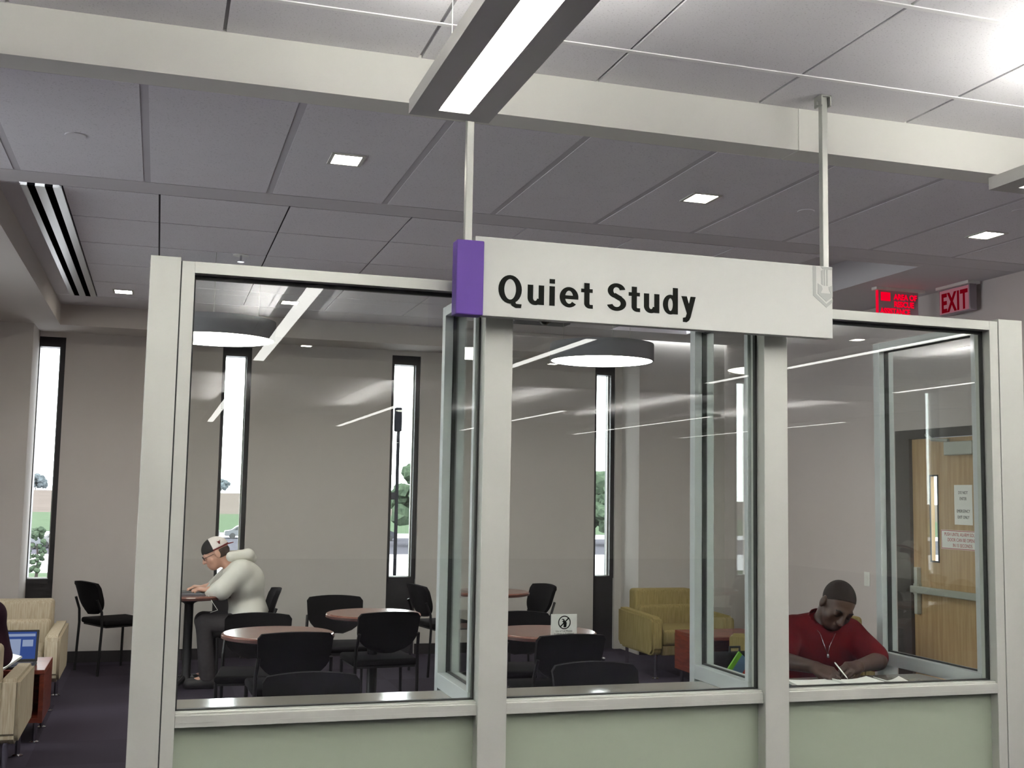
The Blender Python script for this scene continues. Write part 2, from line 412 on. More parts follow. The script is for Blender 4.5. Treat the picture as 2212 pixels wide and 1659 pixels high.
# fins between the bays
FY = 4.80
lab = ['glazed side screen behind the column under the purple end of the sign', 'glazed side screen behind the column under the right end of the sign', 'glazed side screen at the right end of the screen, in front of the wooden door']
for (x0, x1), L in zip(((1.178, 1.276), (2.392, 2.492), (3.567, 3.655)), lab):
    t = thing('side_screen', L, 'glass screen', ((x0 + x1) / 2, 4.55, 0), 0, 'side screens between the study bays')
    off2 = Matrix.Translation((-(x0 + x1) / 2, -4.55, 0))
    def fp(mb, name, m):
        o = mb.build(name, m, t); o.data.transform(off2); return o
    xm = (x0 + x1) / 2; ya = D + 0.104; FY = 5.03 if x0 > 3 else 4.80
    fp(MB().box((x0, FY, 0), (x1, FY + 0.05, ZT), 0.002), 'end_post', M_alu_bl)
    fp(MB().box((x0, ya, ZH), (x1, FY, ZT), 0.002), 'top_rail', M_alu_bl)
    fp(MB().box((x0, ya, 0.672), (x1, FY, 0.735), 0.002), 'base_rail', M_alu_bl)
    fp(MB().box((x0 + 0.002, ya, 0.735), (x1 - 0.002, ya + 0.03, ZH), 0.002), 'near_post', M_alu_bl)
    fp(MB().box((xm - 0.008, ya + 0.03, 0.735), (xm + 0.008, ya + 0.038, ZH)).box((xm - 0.012, FY - 0.004, 0.735), (xm + 0.012, FY, ZH)).box((xm - 0.008, ya + 0.038, 0.735), (xm + 0.008, FY - 0.004, 0.741)).box((xm - 0.008, ya + 0.038, ZH - 0.006), (xm + 0.008, FY - 0.004, ZH)), 'gasket', M_gasket)
    fp(MB().box((xm - 0.003, ya + 0.034, 0.738), (xm + 0.003, FY - 0.002, ZH - 0.003)), 'glass_pane', M_glass)
    fp(MB().box((x0 + 0.02, ya, 0.03), (x1 - 0.02, FY, 0.62)), 'lower_panel', M_frost)

DZ = 0.672
dl = ['glossy greige desk ledge in the left bay, under the glass beside the left post', 'glossy greige desk ledge in the middle bay between the two columns', 'greige desk ledge in the right bay, the one covered with papers']
for (a, b), L in zip(((PX['I'] - 0.01, 1.26), (1.25, 2.47), (2.46, 3.56)), dl):
    a2, b2 = a + 0.004, b - 0.004
    o = MB().box((-(b2 - a2) / 2, -0.215, -0.03), ((b2 - a2) / 2, 0.215, 0), 0.004).build('desk_ledge', M_desk)
    o.location = ((a2 + b2) / 2, D + 0.104 + 0.215, DZ)
    tag(o, L, 'desk', 'desk ledges of the three bays')

# ------------------------------------------------------------------ hanging sign
SY = 4.04
sg = thing('hanging_sign', 'grey hanging sign reading Quiet Study with a purple block at its left end', 'sign', (1.85, SY, 2.3))
so = Matrix.Translation((-1.85, -SY, -2.3))
def sgp(mb, name, m, parent=sg, **k):
    o = mb.build(name, m, parent, **k); o.data.transform(so); return o
panel = sgp(MB().box((1.10, SY, 2.166), (2.645, SY + 0.045, 2.468), 0.002), 'sign_panel', M_sign)
sgp(MB().box((1.026, SY - 0.016, 2.164), (1.132, SY + 0.052, 2.447), 0.004), 'purple_block', M_purple)
for x in (1.075, 2.62):
    pz = 2.40
    pole = sgp(MB().box((x - 0.014, SY + 0.006, pz), (x + 0.014, SY + 0.034, ZU - 0.004), 0.003), 'hanger_pole', M_alu)
    br = MB().box((x - 0.024, SY - 0.008, ZU - 0.05), (x - 0.018, SY + 0.048, ZU - 0.004)).box((x + 0.018, SY - 0.008, ZU - 0.05), (x + 0.024, SY + 0.048, ZU - 0.004)).box((x - 0.024, SY - 0.008, ZU - 0.01), (x + 0.024, SY + 0.048, ZU - 0.004)).box((x - 0.034, SY + 0.014, ZU - 0.045), (x - 0.024, SY + 0.024, ZU - 0.03)).box((x + 0.024, SY + 0.014, ZU - 0.045), (x + 0.034, SY + 0.024, ZU - 0.03))
    sgp(br, 'ceiling_bracket', M_alu, pole)
QS = 0.1035; QX = 0.1163
def glyph_letter(mb, g, ox, x0, z0, y):
    cnt = [0]
    def put(pts):
        cnt[0] += 1; e = cnt[0] * 6e-6
        mb.prism([(x0 + (ox + p[0]) * QX, z0 + p[1] * QS) for p in pts], 'y', y - 0.0012 - e, y + 0.001)
    for q in g:
        if q[0] == 'r': put([(q[1], q[2]), (q[3], q[2]), (q[3], q[4]), (q[1], q[4])])
        elif q[0] == 'p': put(q[1])
        else:
            _, cx, cz, rx, rz, tx, tz, a0, a1 = q; n = 28
            A = [math.radians(a0 + (a1 - a0) * k / n) for k in range(n + 1)]
            for a, b in zip(A, A[1:]):
                put([(cx + rx * math.cos(a), cz + rz * math.sin(a)), (cx + rx * math.cos(b), cz + rz * math.sin(b)), (cx + (rx - tx) * math.cos(b), cz + (rz - tz) * math.sin(b)), (cx + (rx - tx) * math.cos(a), cz + (rz - tz) * math.sin(a))])
gu = [('r', 0, .24, .19, .73), ('a', .26, .25, .26, .27, .19, .16, 180, 350), ('r', .38, 0, .57, .73)]
gt = [('r', .11, .17, .30, .95), ('r', 0, .59, .41, .73), ('a', .32, .19, .21, .20, .19, .145, 180, 272), ('r', .315, -.01, .42, .135)]
QUIET = [(0, [('a', .40, .50, .40, .53, .20, .15, 0, 360), ('p', [(.38, .10), (.56, .10), (.61, -.02), (.80, -.03), (.78, -.17), (.60, -.18), (.46, -.10)])]),
         (1.0, gu), (1.755, [('r', 0, 0, .19, .73), ('r', 0, .83, .19, 1.0)]),
         (2.116, [('a', .33, .365, .33, .385, .19, .14, 0, 318), ('r', .14, .30, .655, .43)]), (2.87, gt),
         (3.79, [('a', .35, .745, .32, .285, .20, .15, 12, 255), ('a', .35, .265, .35, .29, .20, .15, 75, -165), ('p', [(.18, .52), (.30, .66), (.56, .52), (.42, .38)])]),
         (4.58, gt), (5.14, gu), (5.84, [('a', .28, .365, .28, .385, .19, .14, 0, 360), ('r', .37, 0, .56, 1.02)]),
         (6.53, [('p', [(0, .73), (.205, .73), (.345, .22), (.235, -.02)]), ('p', [(.54, .73), (.345, .73), (.20, .05), (.165, -.08), (.06, -.11), (.06, -.27), (.20, -.275), (.295, -.20), (.35, -.07)])])]
for ox, g in QUIET:
    mb = MB(); glyph_letter(mb, g, ox, 1.194, 2.2215, SY)
    sgp(mb, 'letter', M_ink, panel)
# crest at the right end, cut off by the panel edge
def crest_poly(pts): return [(2.645 + u * 0.94, 2.466 + v) for u, v in pts]
cy = SY
sgp(MB().prism(crest_poly([(-0.099, 0), (-0.083, 0), (-0.083, -0.117), (-0.032, -0.156), (0, -0.133), (0, -0.148), (-0.032, -0.172), (-0.099, -0.124)]), 'y', cy - 0.0010, cy + 0.001)
    .prism(crest_poly([(-0.075, -0.072), (-0.055, -0.082), (-0.05, -0.095), (-0.058, -0.108), (-0.058, -0.112), (-0.01, -0.112), (-0.01, -0.108), (-0.018, -0.095), (-0.02, -0.084), (0, -0.076), (0, -0.126), (-0.032, -0.147), (-0.075, -0.115)]), 'y', cy - 0.0010, cy + 0.001)
    .prism(crest_poly([(-0.057, -0.018), (-0.048, -0.012), (-0.048, -0.078), (-0.057, -0.074)]), 'y', cy - 0.0010, cy + 0.001)
    .prism(crest_poly([(-0.043, -0.012), (-0.037, -0.012), (-0.037, -0.080), (-0.043, -0.080)]), 'y', cy - 0.0010, cy + 0.001)
    .prism(crest_poly([(-0.030, -0.012), (-0.024, -0.012), (-0.024, -0.080), (-0.030, -0.080)]), 'y', cy - 0.0010, cy + 0.001)
    .prism(crest_poly([(-0.06, -0.0), (0, -0.0), (0, -0.012), (-0.05, -0.010)]), 'y', cy - 0.0010, cy + 0.001),
    'crest_emblem', M_crest, panel)

# ------------------------------------------------------------------ pendants over the hall
def linear_pendant(x, y0, y1, nseg, label, cables):
    t = thing('linear_pendant', label, 'pendant lamp', (x, (y0 + y1) / 2, 2.8), 0, 'long linear pendant lamps over the hall')
    L = (y1 - y0) / 2; w = 0.1435
    h = MB().box((-w, -L, 0), (-0.055, L, 0.052)).box((0.055, -L, 0), (w, L, 0.052)).box((-0.055, -L, 0), (0.055, -L + 0.07, 0.052)).box((-0.055, L - 0.07, 0), (0.055, L, 0.052)).box((-0.055, -L + 0.07, 0.03), (0.055, L - 0.07, 0.04))
    h.build('housing', M_lamphouse, t)
    s = (2 * L - 0.14) / nseg
    for k in range(nseg):
        a = -L + 0.07 + k * s
        MB().box((-0.0545, a + 0.02, 0.004), (0.0545, a + s - 0.02, 0.012)).build('lens', M_lamp, t)
    MB().box((-0.05, -L + 0.6, 0.041), (0.05, L - 0.6, 0.0425)).build('uplight_lens', M_lampup if y1 > 0 else M_lampup_far, t)
    for c in cables:
        y = c - (y0 + y1) / 2
        q = MB().tube([(-0.09, y, 0.05), (-0.09, y, ZU - 2.8 - 0.03)], 0.0015, 6).tube([(-0.09, y, 0.052), (-0.09, y, 0.09)], 0.006, 8).build('cable', M_alu, t)
        MB().lathe([(0, -0.03), (0.012, -0.03), (0.014, -0.004), (0.062, -0.004), (0.064, 0)], (-0.09, y, ZU - 2.8), 28).build('ceiling_rose', M_whiteplas, t)
    return t
PXs = [0.9115, 3.40, 5.95, 8.45, 10.95, -1.6]
nm = ['over the purple end of the sign', 'at the right edge of the picture', 'mirrored in the right bay', 'fourth row from the left', 'fifth row from the left', 'left of the picture']
for x, n in zip(PXs, nm):
    linear_pendant(x, -3.2, 3.73 + (0.09 if x == 3.40 else 0), 4, 'long grey strip pendant, near row, ' + n, (3.35, 0.2, -2.8))
    linear_pendant(x, -14.3, -7.8, 4, 'long grey strip pendant, far row, ' + n, (-8.2, -11, -14))

def drum(x, y, label):
    t = thing('drum_pendant', label, 'pendant lamp', (x, y, 2.49), 0, 'round drum pendants')
    R = 0.385
    MB().lathe([(R - 0.012, 0.004), (R, 0.0), (R, 0.13), (R - 0.006, 0.13), (R - 0.006, 0.006), (R - 0.012, 0.004)], n=72).build('shade', M_drumshade, t, smooth=True, angle=0.6)
    MB().lathe([(0, 0.002), (R - 0.011, 0.005)], n=72).build('lens', M_drum, t)
    MB().lathe([(0, 0.125), (R - 0.006, 0.125)], n=72).build('top_plate', M_drumshade, t)
    for k in range(3):
        a = 0.4 + 2 * PI * k / 3
        MB().tube([(0.3 * math.cos(a), 0.3 * math.sin(a), 0.12), (0.3 * math.cos(a), 0.3 * math.sin(a), ZC - 2.49)], 0.0018, 6).build('cable', M_alu, t)
drum(0.33, 7.72, 'round white glowing drum pendant above the man in the white hoodie')
drum(3.10, 7.75, 'round white glowing drum pendant in the middle bay, under the word Study')

# ------------------------------------------------------------------ small ceiling things
DL = [((0.759, 5.073), 'square recessed downlight nearest the end of the long pendant'), ((2.572, 5.096), 'square recessed downlight above the right half of the sign'), ((4.44, 5.238), 'square recessed downlight above the exit sign'),
      ((-0.324, 9.2), 'square recessed downlight at the far end of the slot diffuser'), ((0.955, 9.194), 'square recessed downlight above the white hoodie, right of the drum pendant'), ((2.35, 9.15), 'square recessed downlight hidden behind the sign'),
      ((1.60, -4.87), 'square downlight of the hall ceiling mirrored in the left bay'), ((4.85, -5.33), 'square downlight of the hall ceiling mirrored in the middle bay'), ((7.05, -1.8), 'square downlight of the hall ceiling mirrored in the right bay')]
for (x, y), L in DL:
    t = thing('recessed_downlight', L, 'downlight', (x, y, ZU if y < 4 else ZC), 0, 'square downlights of the study ceiling')
    MB().box((-0.078, -0.088, -0.006), (0.078, -0.072, 0)).box((-0.078, 0.072, -0.006), (0.078, 0.088, 0)).box((-0.078, -0.072, -0.006), (-0.062, 0.072, 0)).box((0.062, -0.072, -0.006), (0.078, 0.072, 0)).build('trim_ring', M_lamphouse, t)
    MB().box((-0.062, -0.072, -0.003), (0.062, 0.072, -0.001)).build('lens', M_down, t)
for x, y, L in ((-0.411, 5.136, 'flat round sprinkler cover on the tile at upper left'), (3.209, 5.141, 'flat round sprinkler cover left of the right sign pole'), (4.232, 4.732, 'flat round sprinkler cover above the exit sign')):
    o = MB().lathe([(0, -0.004), (0.042, -0.004), (0.044, -0.002), (0.044, 0.01)], (0, 0, 0), 32).build('sprinkler_cover', mat('cover_grey', (224, 222, 226), 0.6, var=0.01), None, smooth=True, angle=0.6)
    o.location = (x, y, ZC); tag(o, L, 'sprinkler cover', 'ceiling sprinkler covers')
t = thing('sprinkler', 'small pendent sprinkler head above the left bay', 'sprinkler', (0.449, 7.45, ZC))
MB().lathe([(0, -0.002), (0.05, -0.004), (0.05, 0)], n=28).build('escutcheon', M_whiteplas, t)
MB().lathe([(0, -0.045), (0.022, -0.045), (0.022, -0.042), (0.007, -0.04), (0.007, 0)], n=16).build('deflector', M_chrome, t)
t = thing('slot_diffuser', 'long white linear air diffuser with two black slots, by the left soffit', 'air vent', (-0.633, 7.8, ZC))
L = 1.725
MB().box((-0.1, -L, -0.006), (-0.069, L, 0.03)).box((-0.031, -L, -0.006), (0.015, L, 0.03)).box((0.053, -L, -0.006), (0.095, L, 0.03)).box((-0.1, -L, 0.03), (0.095, L, 0.04)).build('frame', mat('diffuser_white', (196, 198, 196), 0.3, metal=0.15, var=0.02), t)
for a in (-0.068, 0.016): MB().box((a, -L, -0.004), (a + 0.036, L, 0.029)).build('slot', mat('slot_black', (8, 8, 9), 1.0, spec=0.0), t)
t = thing('air_vent', 'square louvred ceiling vent beside the security camera', 'air vent', (3.17, 9.42, ZC))
v = MB()
for k in range(5): v.box((-0.24, -0.07 + k * 0.03, -0.006), (0.24, -0.058 + k * 0.03, 0))
v.box((-0.26, -0.09, -0.008), (0.26, -0.075, 0)).box((-0.26, 0.075, -0.008), (0.26, 0.09, 0)).box((-0.26, -0.075, -0.008), (-0.24, 0.075, 0)).box((0.24, -0.075, -0.008), (0.26, 0.075, 0)).build('louvre', M_drumshade, t)
MB().box((-0.24, -0.075, -0.003), (0.24, 0.075, -0.001)).build('opening', M_black, t)
t = thing('security_camera', 'black dome security camera under the edge of the sign', 'camera', (3.08, 9.0, ZC + 0.004))
MB().lathe([(0.075, 0), (0.075, -0.03), (0.055, -0.032)], n=32).build('base', M_whiteplas, t, smooth=True, angle=0.6)
MB().lathe([(0.06, -0.03)] + [(0.06 * math.cos(a), -0.03 - 0.06 * math.sin(a)) for a in (0.2, 0.5, 0.8, 1.1, 1.35)] + [(0, -0.09)], n=32).build('dome', mat('smoked_dome', (16, 16, 17), 0.08, var=0), t, smooth=True)

# exit sign and rescue sign
M_pink = emit('exit_face', (200, 130, 142), 0.42)
M_redglow = emit('red_glow', (235, 10, 50), 0.95)
t = thing('exit_sign', 'pink glowing EXIT sign with red letters, by the right wall', 'sign', (5.29, 6.54, ZC))
MB().box((-0.03, -0.16, -0.205), (0.03, 0.16, -0.02), 0.004).build('housing', mat('exit_housing', (150, 140, 146), 0.5), t)
f = MB().box((-0.0325, -0.15, -0.197), (-0.0305, 0.15, -0.03)).build('lit_face', M_pink, t)
MB().box((-0.05, -0.17, -0.02), (0.05, 0.17, 0)).build('canopy', M_whiteplas, t)
text('lettering', 'EXIT', 0.185, emit('exit_letter', (150, 8, 30), 0.4), f, facing_x(-0.034, 0.132, -0.184), bold=0.006, depth=0.001, xs=0.66, spacing=1.12)
t = thing('rescue_sign', 'red glowing rescue assistance sign left of the EXIT sign', 'sign', (5.01, 6.84, ZC))
MB().box((-0.19, -0.03, -0.02), (0.22, 0.03, 0)).build('canopy', M_whiteplas, t)
pl = MB().box((-0.168, -0.006, -0.235), (0.175, 0.006, -0.02)).build('panel', mat('edge_lit_panel', (190, 160, 168), 0.3), t)
MB().box((-0.172, -0.008, -0.235), (-0.160, 0.008, -0.022)).build('lit_edge', M_redglow, t)
M_let = emit('rescue_letter', (240, 0, 40), 1.0)
for body, zz, x in (('AREA OF', -0.080, -0.03), ('RESCUE', -0.133, -0.03), ('ASSISTANCE', -0.186, -0.145)):
    text('lettering', body, 0.056, M_let, pl, facing_y(x, -0.0075, zz), bold=0.0022, depth=0.001, xs=0.86 if x > -0.1 else 0.80)
MB().box((-0.14, -0.0085, -0.095), (-0.06, -0.0065, -0.032)).build('access_symbol', M_let, pl)

# notices on the door, light switch
nt = MB().box((-0.001, -0.093, -0.139), (0, 0.093, 0.139)).build('paper_notice', M_white)
nt.location = (5.374, 6.63, 1.482); tag(nt, 'white paper notice taped at eye height on the wooden door', 'notice')
for k, b in enumerate(('DO NOT', 'ENTER', 'EMERGENCY', 'EXIT ONLY')):
    text('lettering', b, 0.03, M_ink, nt, facing_x(-0.0016, 0.0, 0.075 - 0.042 * k - (0.045 if k > 1 else 0)), depth=0.0003, align='CENTER', xs=0.8)
nt = MB().box((-0.002, -0.225, -0.0675), (0, 0.225, 0.0675)).build('alarm_notice', M_white)
nt.location = (5.374, 6.645, 1.236); tag(nt, 'white alarm door notice with red text below the paper notice', 'notice')
for k, b in enumerate(('PUSH UNTIL ALARM SOUNDS', 'DOOR CAN BE OPENED', 'IN 15 SECONDS')):
    text('lettering', b, 0.034, M_redink, nt, facing_x(-0.0026, 0.0, 0.026 - 0.038 * k), depth=0.0003, align='CENTER', xs=0.84)
MB().box((-0.0026, -0.222, 0.06), (-0.002, 0.222, 0.0645)).box((-0.0026, -0.222, -0.0645), (-0.002, 0.222, -0.06)).box((-0.0026, 0.218, -0.06), (-0.002, 0.222, 0.06)).box((-0.0026, -0.222, -0.06), (-0.002, -0.218, 0.06)).build('border', M_redink, nt)
t = thing('light_switch', 'white light switch plate on the pale wall left of the wooden door', 'light switch', (5.36, 7.745, 0.886))
MB().box((-0.006, -0.036, -0.055), (0, 0.036, 0.055), 0.002).build('plate', M_whiteplas, t)
MB().box((-0.010, -0.016, -0.033), (-0.006, 0.016, 0.033), 0.002).build('rocker', M_whiteplas, t)

# ------------------------------------------------------------------ furniture
def chair(label, loc, rz, group=None):
    """armless guest chair, seat centre at origin, faces +Y"""
    t = thing('side_chair', label, 'chair', loc, rz, group)
    # shield-shaped, slightly dished back
    bm = MB(); nu, nv = 9, 12
    def P(u, v, off):
        w = 0.205 * (math.sqrt(max(0.0, 1 - (1 - v / 0.5) ** 2)) if v < 0.5 else 1.0)
        w *= 0.93 + 0.07 * v
        if v > 0.9: w *= 1 - 0.10 * ((v - 0.9) / 0.1) ** 2
        z = 0.468 + v * 0.272 - (0.012 * u * u if v > 0.9 else 0)
        y = -0.205 - 0.075 * v + 0.03 * u * u - 0.03 * (v - 0.5) ** 2 + off
        return (u * w, y, z)
    F_ = [[bm.bm.verts.new(P(-1 + 2 * i / (nu - 1), 0.02 + 0.98 * j / (nv - 1), 0.016)) for i in range(nu)] for j in range(nv)]
    B_ = [[bm.bm.verts.new(P(-1 + 2 * i / (nu - 1), 0.02 + 0.98 * j / (nv - 1), -0.016)) for i in range(nu)] for j in range(nv)]
    for j in range(nv - 1):
        for i in range(nu - 1):
            bm.bm.faces.new([F_[j][i], F_[j][i + 1], F_[j + 1][i + 1], F_[j + 1][i]])
            bm.bm.faces.new([B_[j][i], B_[j + 1][i], B_[j + 1][i + 1], B_[j][i + 1]])
        for i in (0, nu - 1): bm.bm.faces.new([F_[j][i], F_[j + 1][i], B_[j + 1][i], B_[j][i]])
    for i in range(nu - 1):
        for j in (0, nv - 1): bm.bm.faces.new([F_[j][i], F_[j][i + 1], B_[j][i + 1], B_[j][i]])
    bm.build('backrest', M_blackfab, t, smooth=True, angle=0.9)
    MB().box((-0.215, -0.19, 0.385), (0.215, 0.21, 0.43), 0.018, seg=3).build('seat', M_blackfab, t, smooth=True, angle=0.7)
    MB().box((-0.2, -0.17, 0.372), (0.2, 0.19, 0.385)).build('seat_pan', M_black, t)
    for s in (-1, 1):
        MB().tube([(s * 0.205, 0.175, 0.0), (s * 0.205, 0.18, 0.39)], 0.011, 8).build('leg', M_blackmetal, t)
        MB().tube([(s * 0.205, -0.225, 0.0), (s * 0.205, -0.205, 0.39), (s * 0.203, -0.212, 0.50), (s * 0.195, -0.25, 0.60)], 0.011, 8).build('leg', M_blackmetal, t)
    return t
C0 = chair('black armless side chair standing alone against the back wall, left of the left post', (-0.29, 10.02, 0), math.radians(-62), 'black side chairs of the study room')
def put_chair(x, y, deg, label, z=0): return clone(C0, (x, y, z), math.radians(deg), label, 'black side chairs of the study room')
put_chair(0.66, 9.10, 90, 'black side chair the man in the white hoodie sits on')
put_chair(0.60, 7.00, 172, 'black side chair on the far side of the nearest left round table')
put_chair(0.745, 6.55, 2, 'black side chair pushed in from the near side of the left round table')
put_chair(1.27, 8.15, 178, 'black side chair behind the second round table, before the pale wall')
put_chair(1.44, 7.50, 4, 'black side chair on the near side of the second round table, below its glare')
put_chair(2.36, 9.42, -80, 'black side chair seen side-on by the third window, left of the far table')
put_chair(2.96, 9.26, 100, 'black side chair at the right end of the far table')
put_chair(2.28, 6.88, 176, 'black side chair behind the table with the no phone sign')
put_chair(2.215, 6.22, 2, 'black side chair on the near side of the table with the no phone sign')
put_chair(0.645, 4.61, 178, 'black side chair closest to the glass in the left bay', 0)
put_chair(1.93, 4.67, 176, 'black side chair closest to the glass in the middle bay', 0)
put_chair(1.47, 5.75, 60, 'black side chair half hidden behind the column in the middle bay', 0)

def table(label, loc, r=0.315):
    t = thing('round_table', label, 'table', loc, 0, 'round mahogany tables')
    MB().lathe([(0, 0.7), (r - 0.012, 0.7), (r - 0.004, 0.697), (r, 0.69)], n=64).build('tabletop', M_mahog, t)
    MB().lathe([(r, 0.69), (r, 0.675), (r - 0.02, 0.668), (0, 0.668)], n=64).build('edge_band', M_mahog_edge, t)
    MB().lathe([(0.12, 0.668), (0.04, 0.63), (0.034, 0.62), (0.034, 0.1), (0.06, 0.06), (0, 0.05)], n=24).build('column', M_blackmetal, t, smooth=True, angle=0.7)
    f = MB()
    for k in range(4):
        a = PI / 4 + k * PI / 2
        f.tube([(0.03 * math.cos(a), 0.03 * math.sin(a), 0.07), (0.24 * math.cos(a), 0.24 * math.sin(a), 0.015)], [0.022, 0.014], 8)
    f.build('base', M_blackmetal, t)
    return t
T0 = table('round mahogany table nearest the left bay, window light on its left edge', (0.69, 6.6, 0))
def put_table(x, y, label): return clone(T0, (x, y, 0), 0.3, label)
put_table(1.41, 7.56, 'second round mahogany table with window glare across its right half')
put_table(2.215, 6.42, 'round mahogany table carrying the no phone sign')
put_table(2.68, 9.10, 'far round mahogany table by the third window, mostly behind the left column')
put_table(0.27, 9.10, 'round mahogany table the man in the white hoodie leans on')

def armchair(label, loc, rz, m, group=None):
    """boxy lounge chair, faces -Y, origin at floor centre"""
    t = thing('armchair', label, 'armchair', loc, rz, group)
    w, d = 0.38, 0.37
    MB().box((-w + 0.10, d - 0.17, 0.20), (w - 0.10, d, 0.69), 0.03, seg=3).build('backrest', m, t, smooth=True, angle=0.8)
    MB().box((-w + 0.105, d - 0.24, 0.36), (w - 0.105, d - 0.15, 0.56), 0.03, seg=3).build('back_cushion', m, t, smooth=True, angle=0.8)
    MB().box((-w + 0.105, -d + 0.02, 0.27), (w - 0.105, d - 0.17, 0.40), 0.03, seg=3).build('seat_cushion', m, t, smooth=True, angle=0.8)
    MB().box((-w + 0.102, -d + 0.03, 0.19), (w - 0.102, d - 0.16, 0.27), 0.01).build('seat_base', m, t)
    for s in (-1, 1):
        a = MB(); x0, x1 = sorted((s * w, s * (w - 0.1)))
        a.prism([(-d, 0.235), (-d, 0.475), (-d + 0.03, 0.505), (d, 0.525), (d, 0.235), (d - 0.05, 0.19), (-d + 0.05, 0.19)], 'x', x0, x1)
        bmesh.ops.bevel(a.bm, geom=list(a.bm.edges), offset=0.018, segments=2, affect='EDGES')
        a.build('arm', m, t, smooth=True, angle=0.8)
        for y in (-d + 0.07, d - 0.07):
            MB().lathe([(0, 0), (0.03, 0), (0.03, 0.006), (0.014, 0.012), (0.014, 0.2), (0, 0.2)], (s * (w - 0.06), y, 0), 16).build('leg', M_chrome, t, smooth=True, angle=0.7)
    return t
A0 = armchair('tan striped armchair facing us at far left, below the first window', (-0.955, 8.62, 0), 0, M_tan, 'tan striped armchairs')
clone(A0, (-1.0, 6.69, 0), PI, 'tan striped armchair seen from behind in the bottom left corner', 'tan striped armchairs')
A1 = armchair('mustard armchair facing us by the right end of the back wall', (4.33, 9.06, 0), 0, M_olive, 'mustard armchairs')
clone(A1, (4.48, 7.30, 0), PI, 'mustard armchair turned away, seen through the glass fin right of the red table', 'mustard armchairs')
def side_table(label, loc):
    t = thing('side_table', label, 'side table', loc, 0, 'red wood side tables')
    MB().box((-0.3, -0.27, 0.40), (0.3, 0.27, 0.425), 0.003).build('tabletop', M_redwood, t)
    MB().box((-0.3, -0.27, 0.12), (-0.275, 0.27, 0.40)).box((0.275, -0.27, 0.12), (0.3, 0.27, 0.40)).box((-0.275, -0.26, 0.12), (0.275, 0.26, 0.145)).box((-0.275, 0.235, 0.145), (0.275, 0.26, 0.40)).build('cabinet_body', M_redwood, t)
    for s in (-1, 1):
        for q in (-1, 1):
            MB().lathe([(0, 0), (0.026, 0), (0.026, 0.006), (0.013, 0.012), (0.013, 0.12), (0, 0.12)], (s * 0.26, q * 0.22, 0), 14).build('leg', M_chrome, t)
    return t
B0 = side_table('red wood side table with the open laptop, between the tan armchairs', (-0.885, 7.55, 0))
clone(B0, (4.38, 8.27, 0), 0, 'red wood side table between the mustard armchairs', 'red wood side tables')

# things on the tables
def laptop(name, label, loc, rz, screen_m, w=0.30):
    t = thing(name, label, 'laptop', loc, rz)
    MB().box((-w / 2, -0.10, 0), (w / 2, 0.10, 0.016), 0.004).build('keyboard_base', M_black, t)
    MB().box((-w / 2 + 0.02, -0.03, 0.016), (w / 2 - 0.02, 0.08, 0.018)).build('keys', mat('key_grey', (60, 60, 64), 0.6), t)
    R = Matrix.Translation((0, 0.1, 0.016)) @ Matrix.Rotation(math.radians(-14), 4, 'X')
    lid = MB().box((-w / 2, -0.004, 0), (w / 2, 0.006, 0.19), 0.004).build('lid', M_black, t); lid.data.transform(R)
    s = MB().box((-w / 2 + 0.014, -0.0055, 0.016), (w / 2 - 0.014, -0.0045, 0.178)).build('screen', screen_m, lid); s.data.transform(R)
    return t, lid, R
M_scr = emit('screen_blue', (70, 96, 170), 0.55)
t, lid, R = laptop('open_laptop', 'open black laptop with a blue screen on the red side table', (-0.80, 7.42, 0.425), 0, M_scr)
mb = MB().box((-0.13, -0.0065, 0.150), (0.13, -0.0057, 0.166)).box((-0.02, -0.0065, 0.04), (0.05, -0.0057, 0.135)).box((0.06, -0.0065, 0.09), (0.12, -0.0057, 0.13))
o = mb.build('screen_windows', emit('screen_pale', (170, 186, 220), 0.6), lid); o.data.transform(R)
bk = MB().box((-0.09, -0.06, 0), (0.09, 0.06, 0.012), 0.002).build('open_book', M_white)
bk.location = (-0.80, 7.24, 0.46); bk.rotation_euler = (0.0, -0.55, 0.5)
tag(bk, 'white booklet tilted in front of the laptop screen', 'booklet')
t = thing('closed_laptop', 'flat grey laptop base under the hands of the man in the hoodie', 'laptop', (0.27, 9.03, 0.7))
MB().box((-0.12, -0.11, 0), (0.12, 0.11, 0.018), 0.003).build('keyboard_base', mat('laptop_silver', (120, 120, 126), 0.3, metal=0.5), t)
MB().box((-0.09, -0.09, 0.018), (0.08, 0.09, 0.021)).build('keys', M_black, t)
# no-phone sign: acrylic holder with a card
t = thing('table_sign', 'small white no phone sign standing on the round table', 'sign', (2.245, 6.15, 0.701), 0)
card = MB().box((-0.078, -0.002, 0.002), (0.078, 0.002, 0.125)).build('card', M_white, t)
MB().box((-0.08, 0.0025, 0.0), (0.08, 0.004, 0.127)).box((-0.08, -0.03, 0.0), (0.08, 0.03, 0.002)).build('holder', M_glass, t)
ring = MB(); n = 40
for k in range(n):
    a0, a1 = 2 * PI * k / n, 2 * PI * (k + 1) / n
    ring.quad([(r * math.cos(a) + 0.002, -0.0024, r * math.sin(a) + 0.078) for r, a in ((0.032, a0), (0.038, a0), (0.038, a1), (0.032, a1))])
ring.prism([(0.002 - 0.027, 0.078 - 0.021), (0.002 - 0.022, 0.078 - 0.026), (0.002 + 0.027, 0.078 + 0.021), (0.002 + 0.022, 0.078 + 0.026)], 'y', -0.0032, -0.0022)
ring.build('ban_ring', M_ink, card)
MB().prism([(-0.014, 0.098), (-0.002, 0.098), (0.004, 0.09), (0.004, 0.086), (0.016, 0.078), (0.014, 0.054), (0.008, 0.05), (-0.004, 0.051), (-0.002, 0.074), (-0.012, 0.084), (-0.004, 0.088), (-0.006, 0.093), (-0.014, 0.093)], 'y', -0.0030, -0.0022).build('phone_symbol', M_ink, card)
